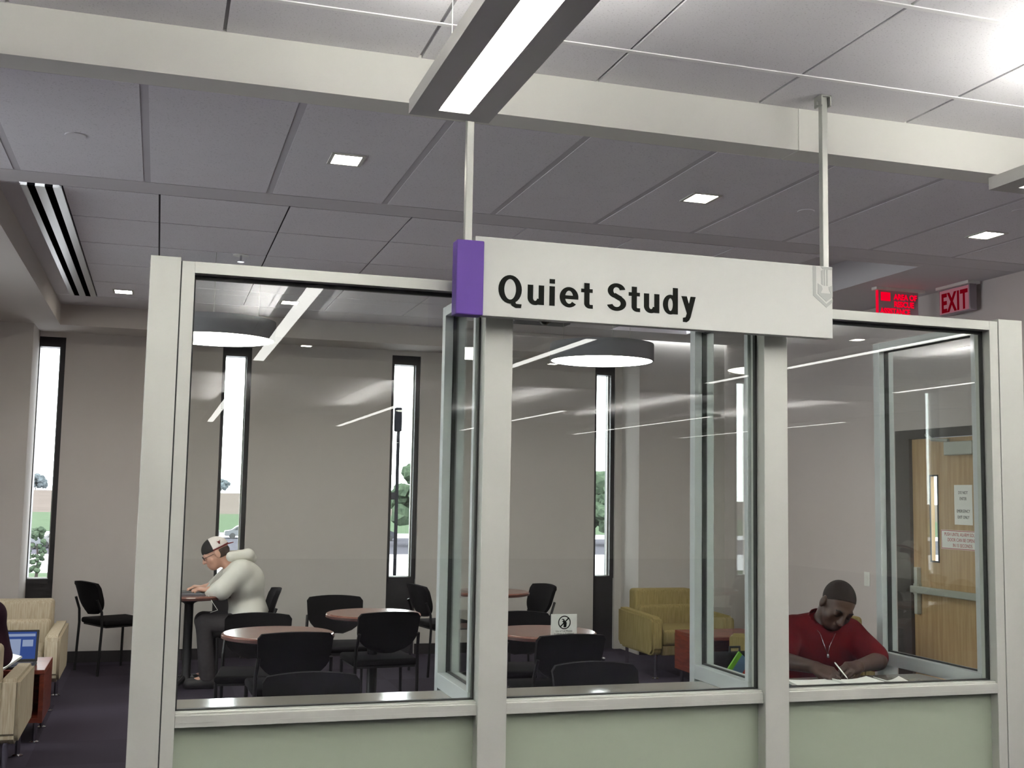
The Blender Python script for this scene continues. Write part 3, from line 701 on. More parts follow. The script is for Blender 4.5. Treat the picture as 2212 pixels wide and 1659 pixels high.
text('lettering', 'Use of Cell Phones', 0.013, M_ink, card, facing_y(0, -0.0024, 0.026), depth=0.0002, align='CENTER')
text('lettering', 'in Library is Prohibited', 0.013, M_ink, card, facing_y(0, -0.0024, 0.012), depth=0.0002, align='CENTER')

# papers of the right bay
def sheet(name, label, cat, pts, z, th, m, parent=None, bend=0.0):
    mb = MB(); c = Vector((sum(p[0] for p in pts) / 4, sum(p[1] for p in pts) / 4, 0)); n = 8
    A = [Vector((p[0], p[1], 0)) - c for p in pts]; g = []
    for lvl in (0, th):
        g.append([[mb.bm.verts.new((A[0].lerp(A[1], i / n)).lerp(A[3].lerp(A[2], i / n), j / n) + Vector((0, 0, lvl + bend * (abs(i / n - 0.5) * 2) ** 2))) for i in range(n + 1)] for j in range(n + 1)])
    for j in range(n):
        for i in range(n):
            mb.bm.faces.new([g[0][j][i], g[0][j + 1][i], g[0][j + 1][i + 1], g[0][j][i + 1]])
            mb.bm.faces.new([g[1][j][i], g[1][j][i + 1], g[1][j + 1][i + 1], g[1][j + 1][i]])
    for k in range(n):
        for a, b in (((0, k), (0, k + 1)), ((n, k), (n, k + 1)), ((k, 0), (k + 1, 0)), ((k, n), (k + 1, n))):
            mb.bm.faces.new([g[0][a[0]][a[1]], g[0][b[0]][b[1]], g[1][b[0]][b[1]], g[1][a[0]][a[1]]])
    o = mb.build(name, m, parent, smooth=True, angle=0.6)
    if parent is None:
        o.location = (c.x, c.y, z); tag(o, label, cat)
    return o
nb = thing('spiral_notebook', 'open white spiral notebook under the writing hand of the man in red', 'notebook', (2.9, 4.50, DZ))
def nbp(pts): return [(p[0], p[1]) for p in pts]
cov = sheet('cover', '', '', nbp([(2.70, 4.40), (3.12, 4.385), (3.14, 4.57), (2.74, 4.60)]), 0, 0.003, mat('teal_cover', (40, 70, 66), 0.5), nb)
pg = sheet('page_block', '', '', nbp([(2.705, 4.395), (2.93, 4.385), (2.95, 4.575), (2.745, 4.595)]), 0, 0.012, M_white, nb, 0.004)
pg2 = sheet('page_block', '', '', nbp([(2.94, 4.385), (3.135, 4.38), (3.15, 4.57), (2.955, 4.575)]), 0, 0.010, M_white, nb, 0.012)
for o, (x, y, z) in ((cov, (0.025, -0.01, 0.0)), (pg, (-0.068, -0.012, 0.003)), (pg2, (0.145, -0.022, 0.003))): o.location = (x, y, z)
sp_ = MB()
for k in range(24):
    sp_.tube([(0.04 + 0.006 * math.cos(a), -0.105 + k * 0.0082, 0.012 + 0.007 * math.sin(a)) for a in [2 * PI * q / 8 for q in range(9)]], 0.0008, 4, cap=False)
sp_.build('spiral_wire', M_chrome, nb)
sheet('loose_paper', 'crumpled white loose sheets right of the spiral notebook', 'paper', [(3.17, 4.40), (3.26, 4.41), (3.31, 4.55), (3.18, 4.56)], DZ, 0.004, M_white, None, 0.02)
sheet('loose_paper', 'flat white sheet at the right end of the papered desk', 'paper', [(3.34, 4.43), (3.50, 4.41), (3.50, 4.52), (3.36, 4.53)], DZ, 0.003, M_white)
# colourful folder leaning on a dark backpack behind the second fin
t = thing('backpack', 'dark backpack seen through the fin left of the man in red', 'bag', (3.13, 5.78, 0.22))
bs = thing('stool', 'low black stool under the dark backpack', 'stool', (3.13, 5.78, 0))
MB().lathe([(0, 0.22), (0.24, 0.22), (0.25, 0.21), (0.25, 0.18), (0, 0.18)], n=32).build('seat', M_blackfab, bs)
for k in range(4):
    a = PI / 4 + k * PI / 2
    MB().tube([(0.13 * math.cos(a), 0.13 * math.sin(a), 0.185), (0.16 * math.cos(a), 0.16 * math.sin(a), 0)], 0.012, 8).build('leg', M_blackmetal, bs)
MB().box((-0.16, -0.1, 0), (0.16, 0.1, 0.42), 0.05, seg=3).build('body', M_blackfab, t, smooth=True)
MB().box((-0.12, -0.13, 0.05), (0.12, -0.095, 0.24), 0.015).build('front_pocket', M_blackfab, t, smooth=True, angle=0.8)
MB().tube([(-0.03, 0, 0.41), (-0.03, 0, 0.45), (0.03, 0, 0.45), (0.03, 0, 0.41)], 0.008, 8).build('handle', M_black, t)

fo = MB(); cs = [(120, 190, 40), (104, 140, 176), (104, 140, 176), (214, 60, 44), (222, 176, 40)]
ed = (-0.12, -0.095, -0.065, -0.035, 0.02, 0.12)
for k in range(5): fo.box((ed[k], -0.006, -0.19), (ed[k + 1], 0.006, 0.16), mi=k)
fo = fo.build('striped_folder', [mat('folder_green', cs[0], 0.4), mat('folder_blue', cs[1], 0.4), MATS['folder_blue'], mat('folder_red', cs[3], 0.4), mat('folder_yellow', cs[4], 0.4)])
fo.location = (3.055, 5.60, 0.47); fo.rotation_euler = (-0.2, 0.75, 0.0)
tag(fo, 'green, blue, red and yellow striped folder leaning on the dark backpack', 'folder')

# ------------------------------------------------------------------ people: implicit surfaces, meshed with surface nets
def V3(*a): return np.array(a, float)
class SDF:
    def __init__(s): s.p = []
    def cap(s, a, b, ra, rb=None, k=0.02): s.p.append(('c', np.array(a, float), np.array(b, float), ra, ra if rb is None else rb, k)); return s
    def ell(s, c, r, k=0.02, R=None): s.p.append(('e', np.array(c, float), np.array(r, float), np.eye(3) if R is None else R, 0, k)); return s
    def cut(s, pt, n, k=0.004): s.p.append(('x', np.array(pt, float), np.array(n, float) / np.linalg.norm(n), 0, 0, k)); return s
    def sub(s, c, r, k=0.01, R=None): s.p.append(('s', np.array(c, float), np.array(r, float), np.eye(3) if R is None else R, 0, k)); return s
    def grow(s, d):
        q = SDF()
        for p in s.p:
            p = list(p)
            if p[0] == 'c': p[3] += d; p[4] += d
            elif p[0] == 'e': p[2] = p[2] + d
            q.p.append(tuple(p))
        return q
    def eval(s, P):
        F = None
        for kind, a, b, c, d, k in s.p:
            if kind == 'c':
                ab = b - a; L = ab @ ab
                h = np.clip((P - a) @ ab / L, 0, 1) if L > 0 else np.zeros(len(P))
                f = np.linalg.norm(P - a - h[:, None] * ab, axis=1) - (c + (d - c) * h)
            elif kind in 'es':
                q = (P - a) @ c; k0 = np.linalg.norm(q / b, axis=1); k1 = np.linalg.norm(q / (b * b), axis=1) + 1e-9
                f = k0 * (k0 - 1) / k1
            else:
                f = (P - a) @ b
            if F is None: F = f; continue
            if kind in 'xs':
                g = f if kind == 'x' else -f
                h = np.maximum(k - np.abs(F - g), 0) / k; F = np.maximum(F, g) + h * h * k / 4
            else:
                h = np.maximum(k - np.abs(F - f), 0) / k; F = np.minimum(F, f) - h * h * k / 4
        return F
    def bounds(s):
        lo, hi = np.full(3, 1e9), np.full(3, -1e9)
        for kind, a, b, c, d, k in s.p:
            if kind == 'c':
                lo = np.minimum(lo, np.minimum(a - c, b - d)); hi = np.maximum(hi, np.maximum(a + c, b + d))
            elif kind == 'e':
                r = b.max(); lo = np.minimum(lo, a - r); hi = np.maximum(hi, a + r)
        return lo - 0.02, hi + 0.02
    def mesh(s, name, m, res, parent=None):
        lo, hi = s.bounds(); C = 4
        n = np.ceil((hi - lo) / (res * C)).astype(int) + 1
        ax = [lo[i] + res * C * (np.arange(n[i]) + 0.5) for i in range(3)]
        G = np.stack(np.meshgrid(*ax, indexing='ij'), -1).reshape(-1, 3)
        near = (np.abs(s.eval(G)) < res * C * 1.6).reshape(n)
        N = n * C + 1
        F = np.ones(N, np.float32)
        # inside test at coarse centres fills the unvisited nodes
        ins = (s.eval(G) < 0).reshape(n)
        big = np.repeat(np.repeat(np.repeat(ins, C, 0), C, 1), C, 2); F[:-1, :-1, :-1][big] = -1
        M_ = np.zeros(N, bool); idx = np.argwhere(near)
        for dx in range(C + 1):
            for dy in range(C + 1):
                for dz in range(C + 1):
                    M_[idx[:, 0] * C + dx, idx[:, 1] * C + dy, idx[:, 2] * C + dz] = True
        I = np.argwhere(M_)
        for q in range(0, len(I), 200000):
            J = I[q:q + 200000]; F[J[:, 0], J[:, 1], J[:, 2]] = s.eval(lo + J * res)
        s8 = np.zeros(N - 1, np.uint8)
        for dx in (0, 1):
            for dy in (0, 1):
                for dz in (0, 1):
                    s8 += (F[dx:N[0] - 1 + dx, dy:N[1] - 1 + dy, dz:N[2] - 1 + dz] < 0)
        act = (s8 > 0) & (s8 < 8); cells = np.argwhere(act)
        vid = np.full(N - 1, -1, np.int32); vid[act] = np.arange(len(cells))
        acc = np.zeros((len(cells), 3)); cnt = np.zeros(len(cells))
        cor = [(i, j, k) for i in (0, 1) for j in (0, 1) for k in (0, 1)]
        for a in cor:
            for d in range(3):
                if a[d]: continue
                b = list(a); b[d] = 1
                fa = F[cells[:, 0] + a[0], cells[:, 1] + a[1], cells[:, 2] + a[2]]; fb = F[cells[:, 0] + b[0], cells[:, 1] + b[1], cells[:, 2] + b[2]]
                x = (fa < 0) != (fb < 0); t_ = np.where(x, fa / np.where(x, fa - fb, 1), 0)
                p = np.array(a, float)[None, :].repeat(len(cells), 0); p[:, d] += t_
                acc += p * x[:, None]; cnt += x
        V = lo + (cells + acc / np.maximum(cnt, 1)[:, None]) * res
        faces = []
        for d in range(3):
            e1, e2 = (d + 1) % 3, (d + 2) % 3
            sl0 = [slice(1, N[i] - 1) for i in range(3)]; sl0[d] = slice(0, N[d] - 1)
            sl1 = list(sl0); sl1[d] = slice(1, N[d])
            A = F[tuple(sl0)] < 0; B = F[tuple(sl1)] < 0
            Q = np.argwhere(A != B); Q0 = Q.copy()
            for i in range(3):
                if i != d: Q[:, i] += 1
            s_in = A[Q0[:, 0], Q0[:, 1], Q0[:, 2]]
            def at(o1, o2):
                w = Q.copy(); w[:, e1] -= o1; w[:, e2] -= o2
                return vid[w[:, 0], w[:, 1], w[:, 2]]
            q = np.stack([at(1, 1), at(0, 1), at(0, 0), at(1, 0)], 1)
            q[~s_in] = q[~s_in][:, ::-1]
            faces.append(q[(q >= 0).all(1)])
        Fc = np.concatenate(faces)
        me = bpy.data.meshes.new(name); me.from_pydata(V.tolist(), [], Fc.tolist()); me.update()
        me.polygons.foreach_set('use_smooth', [True] * len(me.polygons)); me.materials.append(m)
        o = bpy.data.objects.new(name, me); COL.objects.link(o)
        if parent is not None:
            me.transform(Matrix.Translation(-Vector(parent.location))); o.parent = parent
        return o

def frame(fwd, up):
    f = np.array(fwd, float); f /= np.linalg.norm(f); u = np.array(up, float); u -= f * (u @ f); u /= np.linalg.norm(u)
    l = np.cross(u, f)
    return np.stack([l, f, u], 1)          # columns: his left, forward, up

def head(s, c, R, k=1.0):
    T = lambda x, y, z: np.array(c) + R @ (np.array([x, y, z]) * k)
    e = lambda p, r, kk: s.ell(T(*p), np.array(r) * k, kk, R)
    e((0, -0.012, 0.03), (0.074, 0.096, 0.086), 0.02)
    e((0, 0.03, -0.035), (0.060, 0.062, 0.075), 0.03)
    e((0, 0.052, -0.078), (0.036, 0.036, 0.03), 0.03)
    for q in (-1, 1):
        e((q * 0.04, 0.058, -0.025), (0.022, 0.022, 0.024), 0.02)
        s.sub(T(q * 0.033, 0.098, 0.006), np.array((0.017, 0.013, 0.010)) * k, 0.012, R)
        e((q * 0.032, 0.078, 0.004), (0.0135, 0.0125, 0.0115), 0.004)
        e((q * 0.076, -0.006, -0.004), (0.010, 0.021, 0.033), 0.006)
        e((q * 0.011, 0.098, -0.031), (0.009, 0.010, 0.008), 0.006)
    s.cap(T(-0.036, 0.080, 0.024), T(0.036, 0.080, 0.024), 0.011 * k, k=0.016)
    s.cap(T(0, 0.090, 0.012), T(0, 0.108, -0.028), 0.009 * k, 0.0125 * k, 0.012)
    s.cap(T(-0.017, 0.088, -0.053), T(0.017, 0.088, -0.053), 0.0075 * k, k=0.006)
    s.cap(T(-0.014, 0.087, -0.064), T(0.014, 0.087, -0.064), 0.008 * k, k=0.006)
    return T

def hand(s, wrist, fwd, palm, side, curl=(0.5, 0.6, 0.4), k=1.0, spread=0.06, thumb_close=0.5):
    """wrist -> knuckles along fwd; palm = direction the palm faces; side=+1 thumb towards +cross(fwd,palm)"""
    f = np.array(fwd, float); f /= np.linalg.norm(f); p = np.array(palm, float); p -= f * (p @ f); p /= np.linalg.norm(p)
    x = np.cross(f, p) * side; w = np.array(wrist, float)
    for i, (u, L, seg) in enumerate(((0.030, 0.084, (0.042, 0.026, 0.020)), (0.010, 0.088, (0.046, 0.030, 0.021)), (-0.010, 0.083, (0.042, 0.028, 0.020)), (-0.028, 0.075, (0.034, 0.021, 0.018)))):
        kn = w + (f * L + x * u) * k
        s.cap(w + x * u * 0.6 * k, kn, 0.0135 * k, 0.0115 * k, 0.012)
        d = f + x * spread * (u / 0.03); a = 0.0; q = kn; r = 0.0092 * k
        for j, l in enumerate(seg):
            a += curl[j] * (1 + 0.12 * i)
            dd = d * math.cos(a) + p * math.sin(a); dd /= np.linalg.norm(dd)
            q2 = q + dd * l * k; s.cap(q, q2, r, r * 0.92, 0.0035); q = q2; r *= 0.92
    b = w + (f * 0.022 + x * 0.022 + p * 0.008) * k
    m = b + (f * 0.034 + x * 0.030 * (1 - thumb_close * 0.6) + p * 0.020) * k
    t1 = m + (f * 0.030 + x * 0.010 * (1 - 2 * thumb_close) + p * 0.014) * k
    t2 = t1 + (f * 0.022 - x * 0.010 * thumb_close + p * 0.010) * k
    s.cap(b, m, 0.0145 * k, 0.0118 * k, 0.012); s.cap(m, t1, 0.0110 * k, 0.0100 * k, 0.004); s.cap(t1, t2, 0.0098 * k, 0.0085 * k, 0.003)

# --- man in the red polo, writing at the right bay
P1 = thing('person', 'person in a red polo shirt bent over the desk, writing', 'person', (3.24, 5.12, 0.0))
pel, chest, neckb = V3(3.24, 5.22, 0.50), V3(3.225, 5.10, 0.76), V3(3.215, 5.03, 0.885)
shR, shL = V3(3.055, 5.07, 0.845), V3(3.405, 5.07, 0.825)
elR, elL = V3(2.88, 4.86, 0.735), V3(3.395, 4.83, 0.722)
wrR, wrL = V3(2.925, 4.635, 0.732), V3(3.165, 4.655, 0.728)
hc = V3(3.232, 4.925, 0.985)
RH = frame((-0.16, -0.80, -0.62), (0.20, -0.40, 0.88))
hipR, hipL = V3(3.13, 5.2, 0.47), V3(3.35, 5.2, 0.47)
knR, knL = V3(3.05, 4.84, 0.485), V3(3.45, 4.84, 0.485)
ftR, ftL = V3(3.06, 4.92, 0.07), V3(3.44, 4.92, 0.07)
def torso(s, arms=True):
    s.cap(pel, chest, 0.125, 0.135, 0.05); s.cap(pel + V3(-0.06, 0, 0), pel + V3(0.06, 0, 0), 0.12, k=0.05)
    s.cap(chest + V3(-0.075, 0, 0.0), chest + V3(0.075, 0, 0.0), 0.125, 0.125, 0.06)
    s.cap(shR + V3(0.03, 0, -0.01), shL + V3(-0.03, 0, -0.01), 0.068, 0.068, 0.07); s.cap(chest, neckb - V3(0, -0.02, 0.06), 0.11, 0.075, 0.06)
    return s
b = torso(SDF()); head(b, hc, RH)
b.cap(neckb + V3(0, 0.02, -0.05), hc + RH @ V3(0, -0.028, -0.055), 0.058, 0.054, 0.025)
for sh, el, wr in ((shR, elR, wrR), (shL, elL, wrL)):
    b.cap(sh, el, 0.054, 0.043, 0.03); b.cap(el, wr, 0.043, 0.028, 0.015)
for hip, kn, ft in ((hipR, knR, ftR), (hipL, knL, ftL)):
    b.cap(hip, kn, 0.08, 0.058, 0.04); b.cap(kn, ft, 0.056, 0.038, 0.02); b.cap(ft, ft + V3(0, -0.13, -0.03), 0.038, 0.03, 0.02)
hand(b, wrR, (0.35, -0.62, -0.16), (0.50, 0.25, -0.80), -1, (0.55, 0.75, 0.45), 0.96, thumb_close=0.9)
hand(b, wrL, (-0.80, -0.42, 0.0), (-0.30, 0.45, -0.82), 1, (0.6, 0.8, 0.5), 0.96, thumb_close=0.6)
b.mesh('body', M_skin_d, 0.005, P1)
sh = torso(SDF())
for a_, e_ in ((shR, elR), (shL, elL)):
    d_ = (e_ - a_); sh.cap(a_, a_ + d_ * 0.86, 0.056, 0.058, 0.035)
sh = sh.grow(0.012)
sh.cut((0, 0, 0.44), (0, 0, -1)); sh.cut(neckb + V3(0, 0, 0.034), (0, -0.55, 0.85)); 
for a_, e_ in ((shR, elR), (shL, elL)):
    d_ = (e_ - a_)
sh.sub(neckb + V3(0, -0.035, 0.03), (0.046, 0.06, 0.07), 0.01)
sh.mesh('polo_shirt', M_redshirt, 0.006, P1)
cl = MB()
for q in (-1, 1):
    pts = []
    for i in range(9):
        a = -0.25 + i / 8 * (PI + 0.1)
        pts.append((math.sin(a) * 0.072 * q, math.cos(a) * 0.062 + 0.0, 0.03 + 0.018 * math.cos(a)))
    for (p0, p1) in zip(pts, pts[1:]):
        o0, o1 = Vector(p0), Vector(p1)
        g = lambda v, s, z: Vector((v.x * s, v.y * s, v.z + z))
        cl.quad([g(o0, 1, 0.012), g(o1, 1, 0.012), g(o1, 1.22, -0.022), g(o0, 1.22, -0.022)])
c_ = cl.build('collar', M_redshirt, P1, smooth=True); c_.location = Vector(neckb) - Vector(P1.location) + Vector((0, 0.0, -0.012)); c_.rotation_euler = (0.35, 0, 0)
md = c_.modifiers.new('thick', 'SOLIDIFY'); md.thickness = 0.006
hr = SDF(); TT = lambda x, y, z: hc + RH @ V3(x, y, z)
hr.ell(TT(0, -0.012, 0.031), (0.0757, 0.0977, 0.0877), 0.02, RH); hr.cut(TT(0, 0.062, 0.075), RH @ V3(0, 0.70, -0.71), 0.006); hr.cut(TT(0, 0, -0.02), RH @ V3(0, 0.35, -0.94), 0.006)
hr.mesh('hair', mat('cropped_hair', (40, 29, 25), 0.9, var=0.25, scale=220), 0.004, P1)
tr = SDF()
for hip, kn, ft in ((hipR, knR, ftR), (hipL, knL, ftL)):
    tr.cap(hip, kn, 0.092, 0.068, 0.04); tr.cap(kn, ft, 0.066, 0.058, 0.02)
tr.cap(pel + V3(-0.06, 0, -0.02), pel + V3(0.06, 0, -0.02), 0.125, k=0.05); tr.cut((0, 0, 0.52), (0, 0, 1)); tr.cut((0, 0, 0.06), (0, 0, -1))
tr.mesh('trousers', M_jeans, 0.008, P1)
br = MB()
for q in (-1, 1):
    br.tube([Vector(TT(q * 0.018, 0.093, 0.027)), Vector(TT(q * 0.034, 0.091, 0.032)), Vector(TT(q * 0.050, 0.078, 0.026))], [0.003, 0.004, 0.002], 6)
o = br.build('eyebrows', M_hair, P1); o.data.transform(Matrix.Translation(-P1.location))
for q in (-1, 1):
    o = MB().ball(Vector(TT(q * 0.032, 0.0835, -0.001)), 0.0085, 2).build('eye', M_eye, P1, smooth=True); o.data.transform(Matrix.Translation(-P1.location))
nk = MB().tube([Vector(p) for p in ((3.150, 5.03, 0.885), (3.142, 4.935, 0.845), (3.146, 4.905, 0.79), (3.160, 4.90, 0.748), (3.176, 4.905, 0.79), (3.225, 4.93, 0.845))], 0.0016, 6)
nk.ball((3.160, 4.897, 0.742), (0.008, 0.005, 0.011), 2)
o = nk.build('necklace', M_chrome, P1, smooth=True); o.data.transform(Matrix.Translation(-P1.location))
put_chair(3.24, 5.17, 176, 'black side chair under the man in the red shirt')
pen = MB().tube([(0, 0, 0), (0, 0, 0.012), (0, 0, 0.085), (0, 0, 0.09)], [0.001, 0.003, 0.0032, 0.002], 10).build('pen', M_whiteplas, None, smooth=True)
pen.location = (3.035, 4.545, 0.692); pen.rotation_euler = (-0.45, -0.55, 0); tag(pen, 'white pen held upright in the writing hand of the man in red', 'pen')

# --- man in the white hoodie at the far table, side-on
P2 = thing('person', 'person in a white hoodie and backwards cap leaning on the far left table', 'person', (0.70, 9.10, 0.0))
pel, chest, neckb = V3(0.72, 9.1, 0.50), V3(0.675, 9.1, 0.79), V3(0.585, 9.1, 0.93)
shN, shF = V3(0.635, 8.94, 0.885), V3(0.635, 9.26, 0.885)
elN, elF = V3(0.495, 8.90, 0.742), V3(0.47, 9.28, 0.742)
wrN, wrF = V3(0.405, 8.95, 0.738), V3(0.38, 9.18, 0.738)
hc = V3(0.452, 9.1, 1.005)
RH = frame((-0.86, -0.05, -0.42), (-0.42, 0, 0.9))
def torso2(s):
    s.cap(pel, chest, 0.115, 0.125, 0.05); s.cap(pel + V3(0, -0.06, 0), pel + V3(0, 0.06, 0), 0.11, k=0.05)
    s.cap(chest + V3(0, -0.07, 0), chest + V3(0, 0.07, 0), 0.115, k=0.06); s.cap(shN + V3(0, 0.03, -0.01), shF + V3(0, -0.03, -0.01), 0.066, k=0.07)
    s.cap(chest, neckb - V3(-0.02, 0, 0.05), 0.105, 0.07, 0.05); return s
b = torso2(SDF()); head(b, hc, RH)
b.cap(neckb + V3(0.01, 0, -0.04), hc + RH @ V3(0, -0.03, -0.05), 0.054, 0.052, 0.025)
legs = ((V3(0.70, 9.0, 0.475), V3(0.385, 9.0, 0.485), V3(0.42, 9.0, 0.07)), (V3(0.70, 9.2, 0.475), V3(0.385, 9.22, 0.485), V3(0.44, 9.22, 0.07)))
for s_, e_, w_ in ((shN, elN, wrN), (shF, elF, wrF)): b.cap(s_, e_, 0.05, 0.042, 0.03); b.cap(e_, w_, 0.041, 0.027, 0.015)
for h_, k_, f_ in legs:
    b.cap(h_, k_, 0.075, 0.055, 0.04); b.cap(k_, f_, 0.052, 0.036, 0.02); b.cap(f_, f_ + V3(-0.13, 0, -0.03), 0.036, 0.028, 0.02)
hand(b, wrN, (-0.95, 0.2, 0.12), (0, 0.1, -1), -1, (0.5, 0.7, 0.4), 0.95); hand(b, wrF, (-0.95, -0.1, 0.12), (0, 0.1, -1), 1, (0.5, 0.7, 0.4), 0.95)
b.mesh('body', M_skin_l, 0.005, P2)
h = torso2(SDF())
for s_, e_, w_ in ((shN, elN, wrN), (shF, elF, wrF)): h.cap(s_, e_, 0.058, 0.056, 0.04); h.cap(e_, e_ + (w_ - e_) * 0.75, 0.055, 0.042, 0.02)
h.cap(pel + V3(0.0, -0.05, 0.03), pel + V3(0.0, 0.05, 0.03), 0.13, k=0.04)
h = h.grow(0.018); h.cut((0.72, 9.1, 0.50), (0.25, 0, -1)); h.cut(neckb + V3(-0.01, 0, 0.02), (-0.75, 0, 0.66)); h.sub(neckb + V3(-0.02, 0, 0.03), (0.055, 0.055, 0.07), 0.01)
h.mesh('hoodie', M_hoodie, 0.006, P2)
hd = SDF(); hd.cap((0.565, 9.03, 0.985), (0.70, 9.06, 1.0), 0.040, 0.036, 0.03); hd.cap((0.565, 9.17, 0.985), (0.70, 9.14, 1.0), 0.040, 0.036, 0.03); hd.cap((0.70, 9.06, 1.0), (0.70, 9.14, 1.0), 0.036, k=0.03); hd.cap((0.60, 9.1, 0.97), (0.735, 9.1, 0.965), 0.05, 0.03, 0.03)
hd.sub((0.60, 9.1, 1.05), (0.08, 0.045, 0.05), 0.02)
hd.mesh('hood', M_hoodie, 0.006, P2)
cp = SDF(); TT = lambda x, y, z: hc + RH @ V3(x, y, z)
cp.ell(TT(0, -0.010, 0.04), (0.084, 0.106, 0.088), 0.02, RH); cp.cut(TT(0, 0, 0.030), RH @ V3(0, 0.0, -1), 0.004)
cap = cp.mesh('cap', [mat('cap_white', (226, 218, 214), 0.8)][0], 0.004, P2)
cap.data.materials.append(mat('cap_black', (24, 22, 24), 0.9)); cap.data.materials.append(mat('cap_red', (120, 24, 30), 0.8))
Ri = RH.T
for p in cap.data.polygons:
    q = Ri @ (np.array(p.center) + np.array(P2.location) - hc)
    p.material_index = 1 if q[1] > 0.012 else (2 if q[2] < 0.042 else 0)
bv = MB(); n = 12; ring = []
for i in range(n + 1):
    a = PI * i / n; ring.append((math.cos(a) * 0.07, -0.095 - math.sin(a) * 0.062, 0.036 - 0.012 * math.sin(a)))
bv.bm.faces.new([bv.bm.verts.new(Vector(TT(*p))) for p in ring])
o = bv.build('cap_brim', MATS['cap_red'], P2); o.data.transform(Matrix.Translation(-P2.location)); md = o.modifiers.new('thick', 'SOLIDIFY'); md.thickness = 0.004
em = MB(); e_c = TT(0.086, -0.045, 0.075)
for poly in ([(-.014, .014), (-.010, .006), (.010, .006), (.014, .014), (.012, .002), (.006, -.004), (.005, -.016), (-.005, -.016), (-.006, -.004), (-.012, .002)],):
    em.bm.faces.new([em.bm.verts.new(Vector(TT(0.083 - abs(b_) * 0.25, -0.05 + a_, 0.078 + b_))) for a_, b_ in poly])
o = em.build('cap_emblem', MATS['cap_red'], P2); o.data.transform(Matrix.Translation(-P2.location)); md = o.modifiers.new('thick', 'SOLIDIFY'); md.thickness = 0.006; md.offset = 0
hb = SDF(); hb.ell(TT(0, -0.025, 0.0), (0.079, 0.085, 0.06), 0.02, RH); hb.cut(TT(0, 0.01, 0), RH @ V3(0, 1, 0.0), 0.004); hb.cut(TT(0, 0, -0.04), RH @ V3(0, 0.3, -1), 0.004)
hb.mesh('hair', M_hair_br, 0.004, P2)
gl = MB()
for q in (-1, 1):
    gl.tube([Vector(TT(q * (0.032 + 0.020 * math.cos(a)), 0.100, 0.004 + 0.014 * math.sin(a))) for a in [2 * PI * i / 14 for i in range(15)]], 0.0022, 5, cap=False)
    gl.tube([Vector(TT(q * 0.052, 0.098, 0.006)), Vector(TT(q * 0.078, 0.02, 0.008))], 0.0022, 5)
gl.tube([Vector(TT(-0.012, 0.102, 0.006)), Vector(TT(0.012, 0.102, 0.006))], 0.0022, 5)
o = gl.build('glasses', M_black, P2); o.data.transform(Matrix.Translation(-P2.location))
j = SDF()
for h_, k_, f_ in legs: j.cap(h_, k_, 0.086, 0.066, 0.04); j.cap(k_, f_, 0.064, 0.056, 0.02)
j.cap(pel + V3(0, -0.06, -0.01), pel + V3(0, 0.06, -0.01), 0.115, k=0.05); j.cut((0, 0, 0.60), (0, 0, 1)); j.cut((0, 0, 0.06), (0, 0, -1))
j.mesh('jeans', M_jeans, 0.008, P2)
def shoes(P, feet, d):
    for f_ in feet:
        z = SDF(); f_ = np.array(f_); d_ = np.array(d, float)
        z.cap(f_ + V3(0, 0, -0.03) - d_ * 0.03, f_ + V3(0, 0, -0.032) + d_ * 0.13, 0.046, 0.040, 0.02); z.cap(f_, f_ + V3(0, 0, 0.02), 0.050, 0.048, 0.02); z.cut((0, 0, 0.002), (0, 0, -1)); z.cut((0, 0, f_[2] + 0.03), (0, 0, 1))
        z.mesh('shoe', mat('dark_shoe', (44, 42, 44), 0.6), 0.006, P)
shoes(P2, [f for _, _, f in legs], (-1, 0, 0)); shoes(P1, [ftR, ftL], (0, -1, 0))
cd = MB().tube([(0.40, 8.86, 0.705), (0.43, 8.80, 0.66), (0.47, 8.84, 0.60), (0.42, 8.90, 0.575)], 0.002, 6).build('earphone_cord', M_white)
tag(cd, 'thin white cord hanging from the table to the lap of the hoodie man', 'cord')

# --- person in the near left armchair, only the back of an arm in view
P3 = thing('person', 'person in a dark top seated in the near left armchair, back turned', 'person', (-0.985, 6.72, 0.0))
X = -0.985; pel, chest, neckb = V3(X, 6.60, 0.50), V3(X, 6.64, 0.74), V3(X, 6.66, 0.90)
shA, shB = V3(X - 0.165, 6.68, 0.81), V3(X + 0.165, 6.68, 0.81)
arms = ((shA, V3(X - 0.22, 6.78, 0.58), V3(X - 0.10, 6.98, 0.55)), (shB, V3(X + 0.215, 6.76, 0.58), V3(X + 0.10, 6.98, 0.55)))
def torso3(s):
    s.cap(pel, chest, 0.12, 0.12, 0.05); s.cap(chest + V3(-0.06, 0, 0), chest + V3(0.06, 0, 0), 0.115, k=0.05)
    s.cap(shA, shB, 0.062, k=0.06); s.cap(chest, neckb - V3(0, 0, 0.05), 0.1, 0.065, 0.05)
    for a_, e_, w_ in arms: s.cap(a_, e_, 0.054, 0.046, 0.03); s.cap(e_, w_, 0.043, 0.03, 0.015)
    return s
hc = V3(X, 6.70, 1.03); RH = frame((0, 0.95, -0.3), (0, 0.3, 0.95))
b = torso3(SDF()); head(b, hc, RH); b.cap(neckb - V3(0, 0, 0.04), hc + V3(0, -0.02, -0.06), 0.056, 0.053, 0.025)
for q in (-1, 1):
    k_ = V3(X + q * 0.1, 7.05, 0.48); f_ = V3(X + q * 0.1, 7.12, 0.07)
    b.cap((X + q * 0.09, 6.62, 0.485), k_, 0.075, 0.056, 0.04); b.cap(k_, f_, 0.054, 0.038, 0.02); b.cap(f_, f_ + V3(0, 0.1, -0.03), 0.036, 0.03, 0.02)
for (a_, e_, w_), q in zip(arms, (1, -1)): hand(b, w_, (q * 0.5, 0.85, -0.2), (0, 0, -1), q, (0.4, 0.5, 0.3), 0.95)
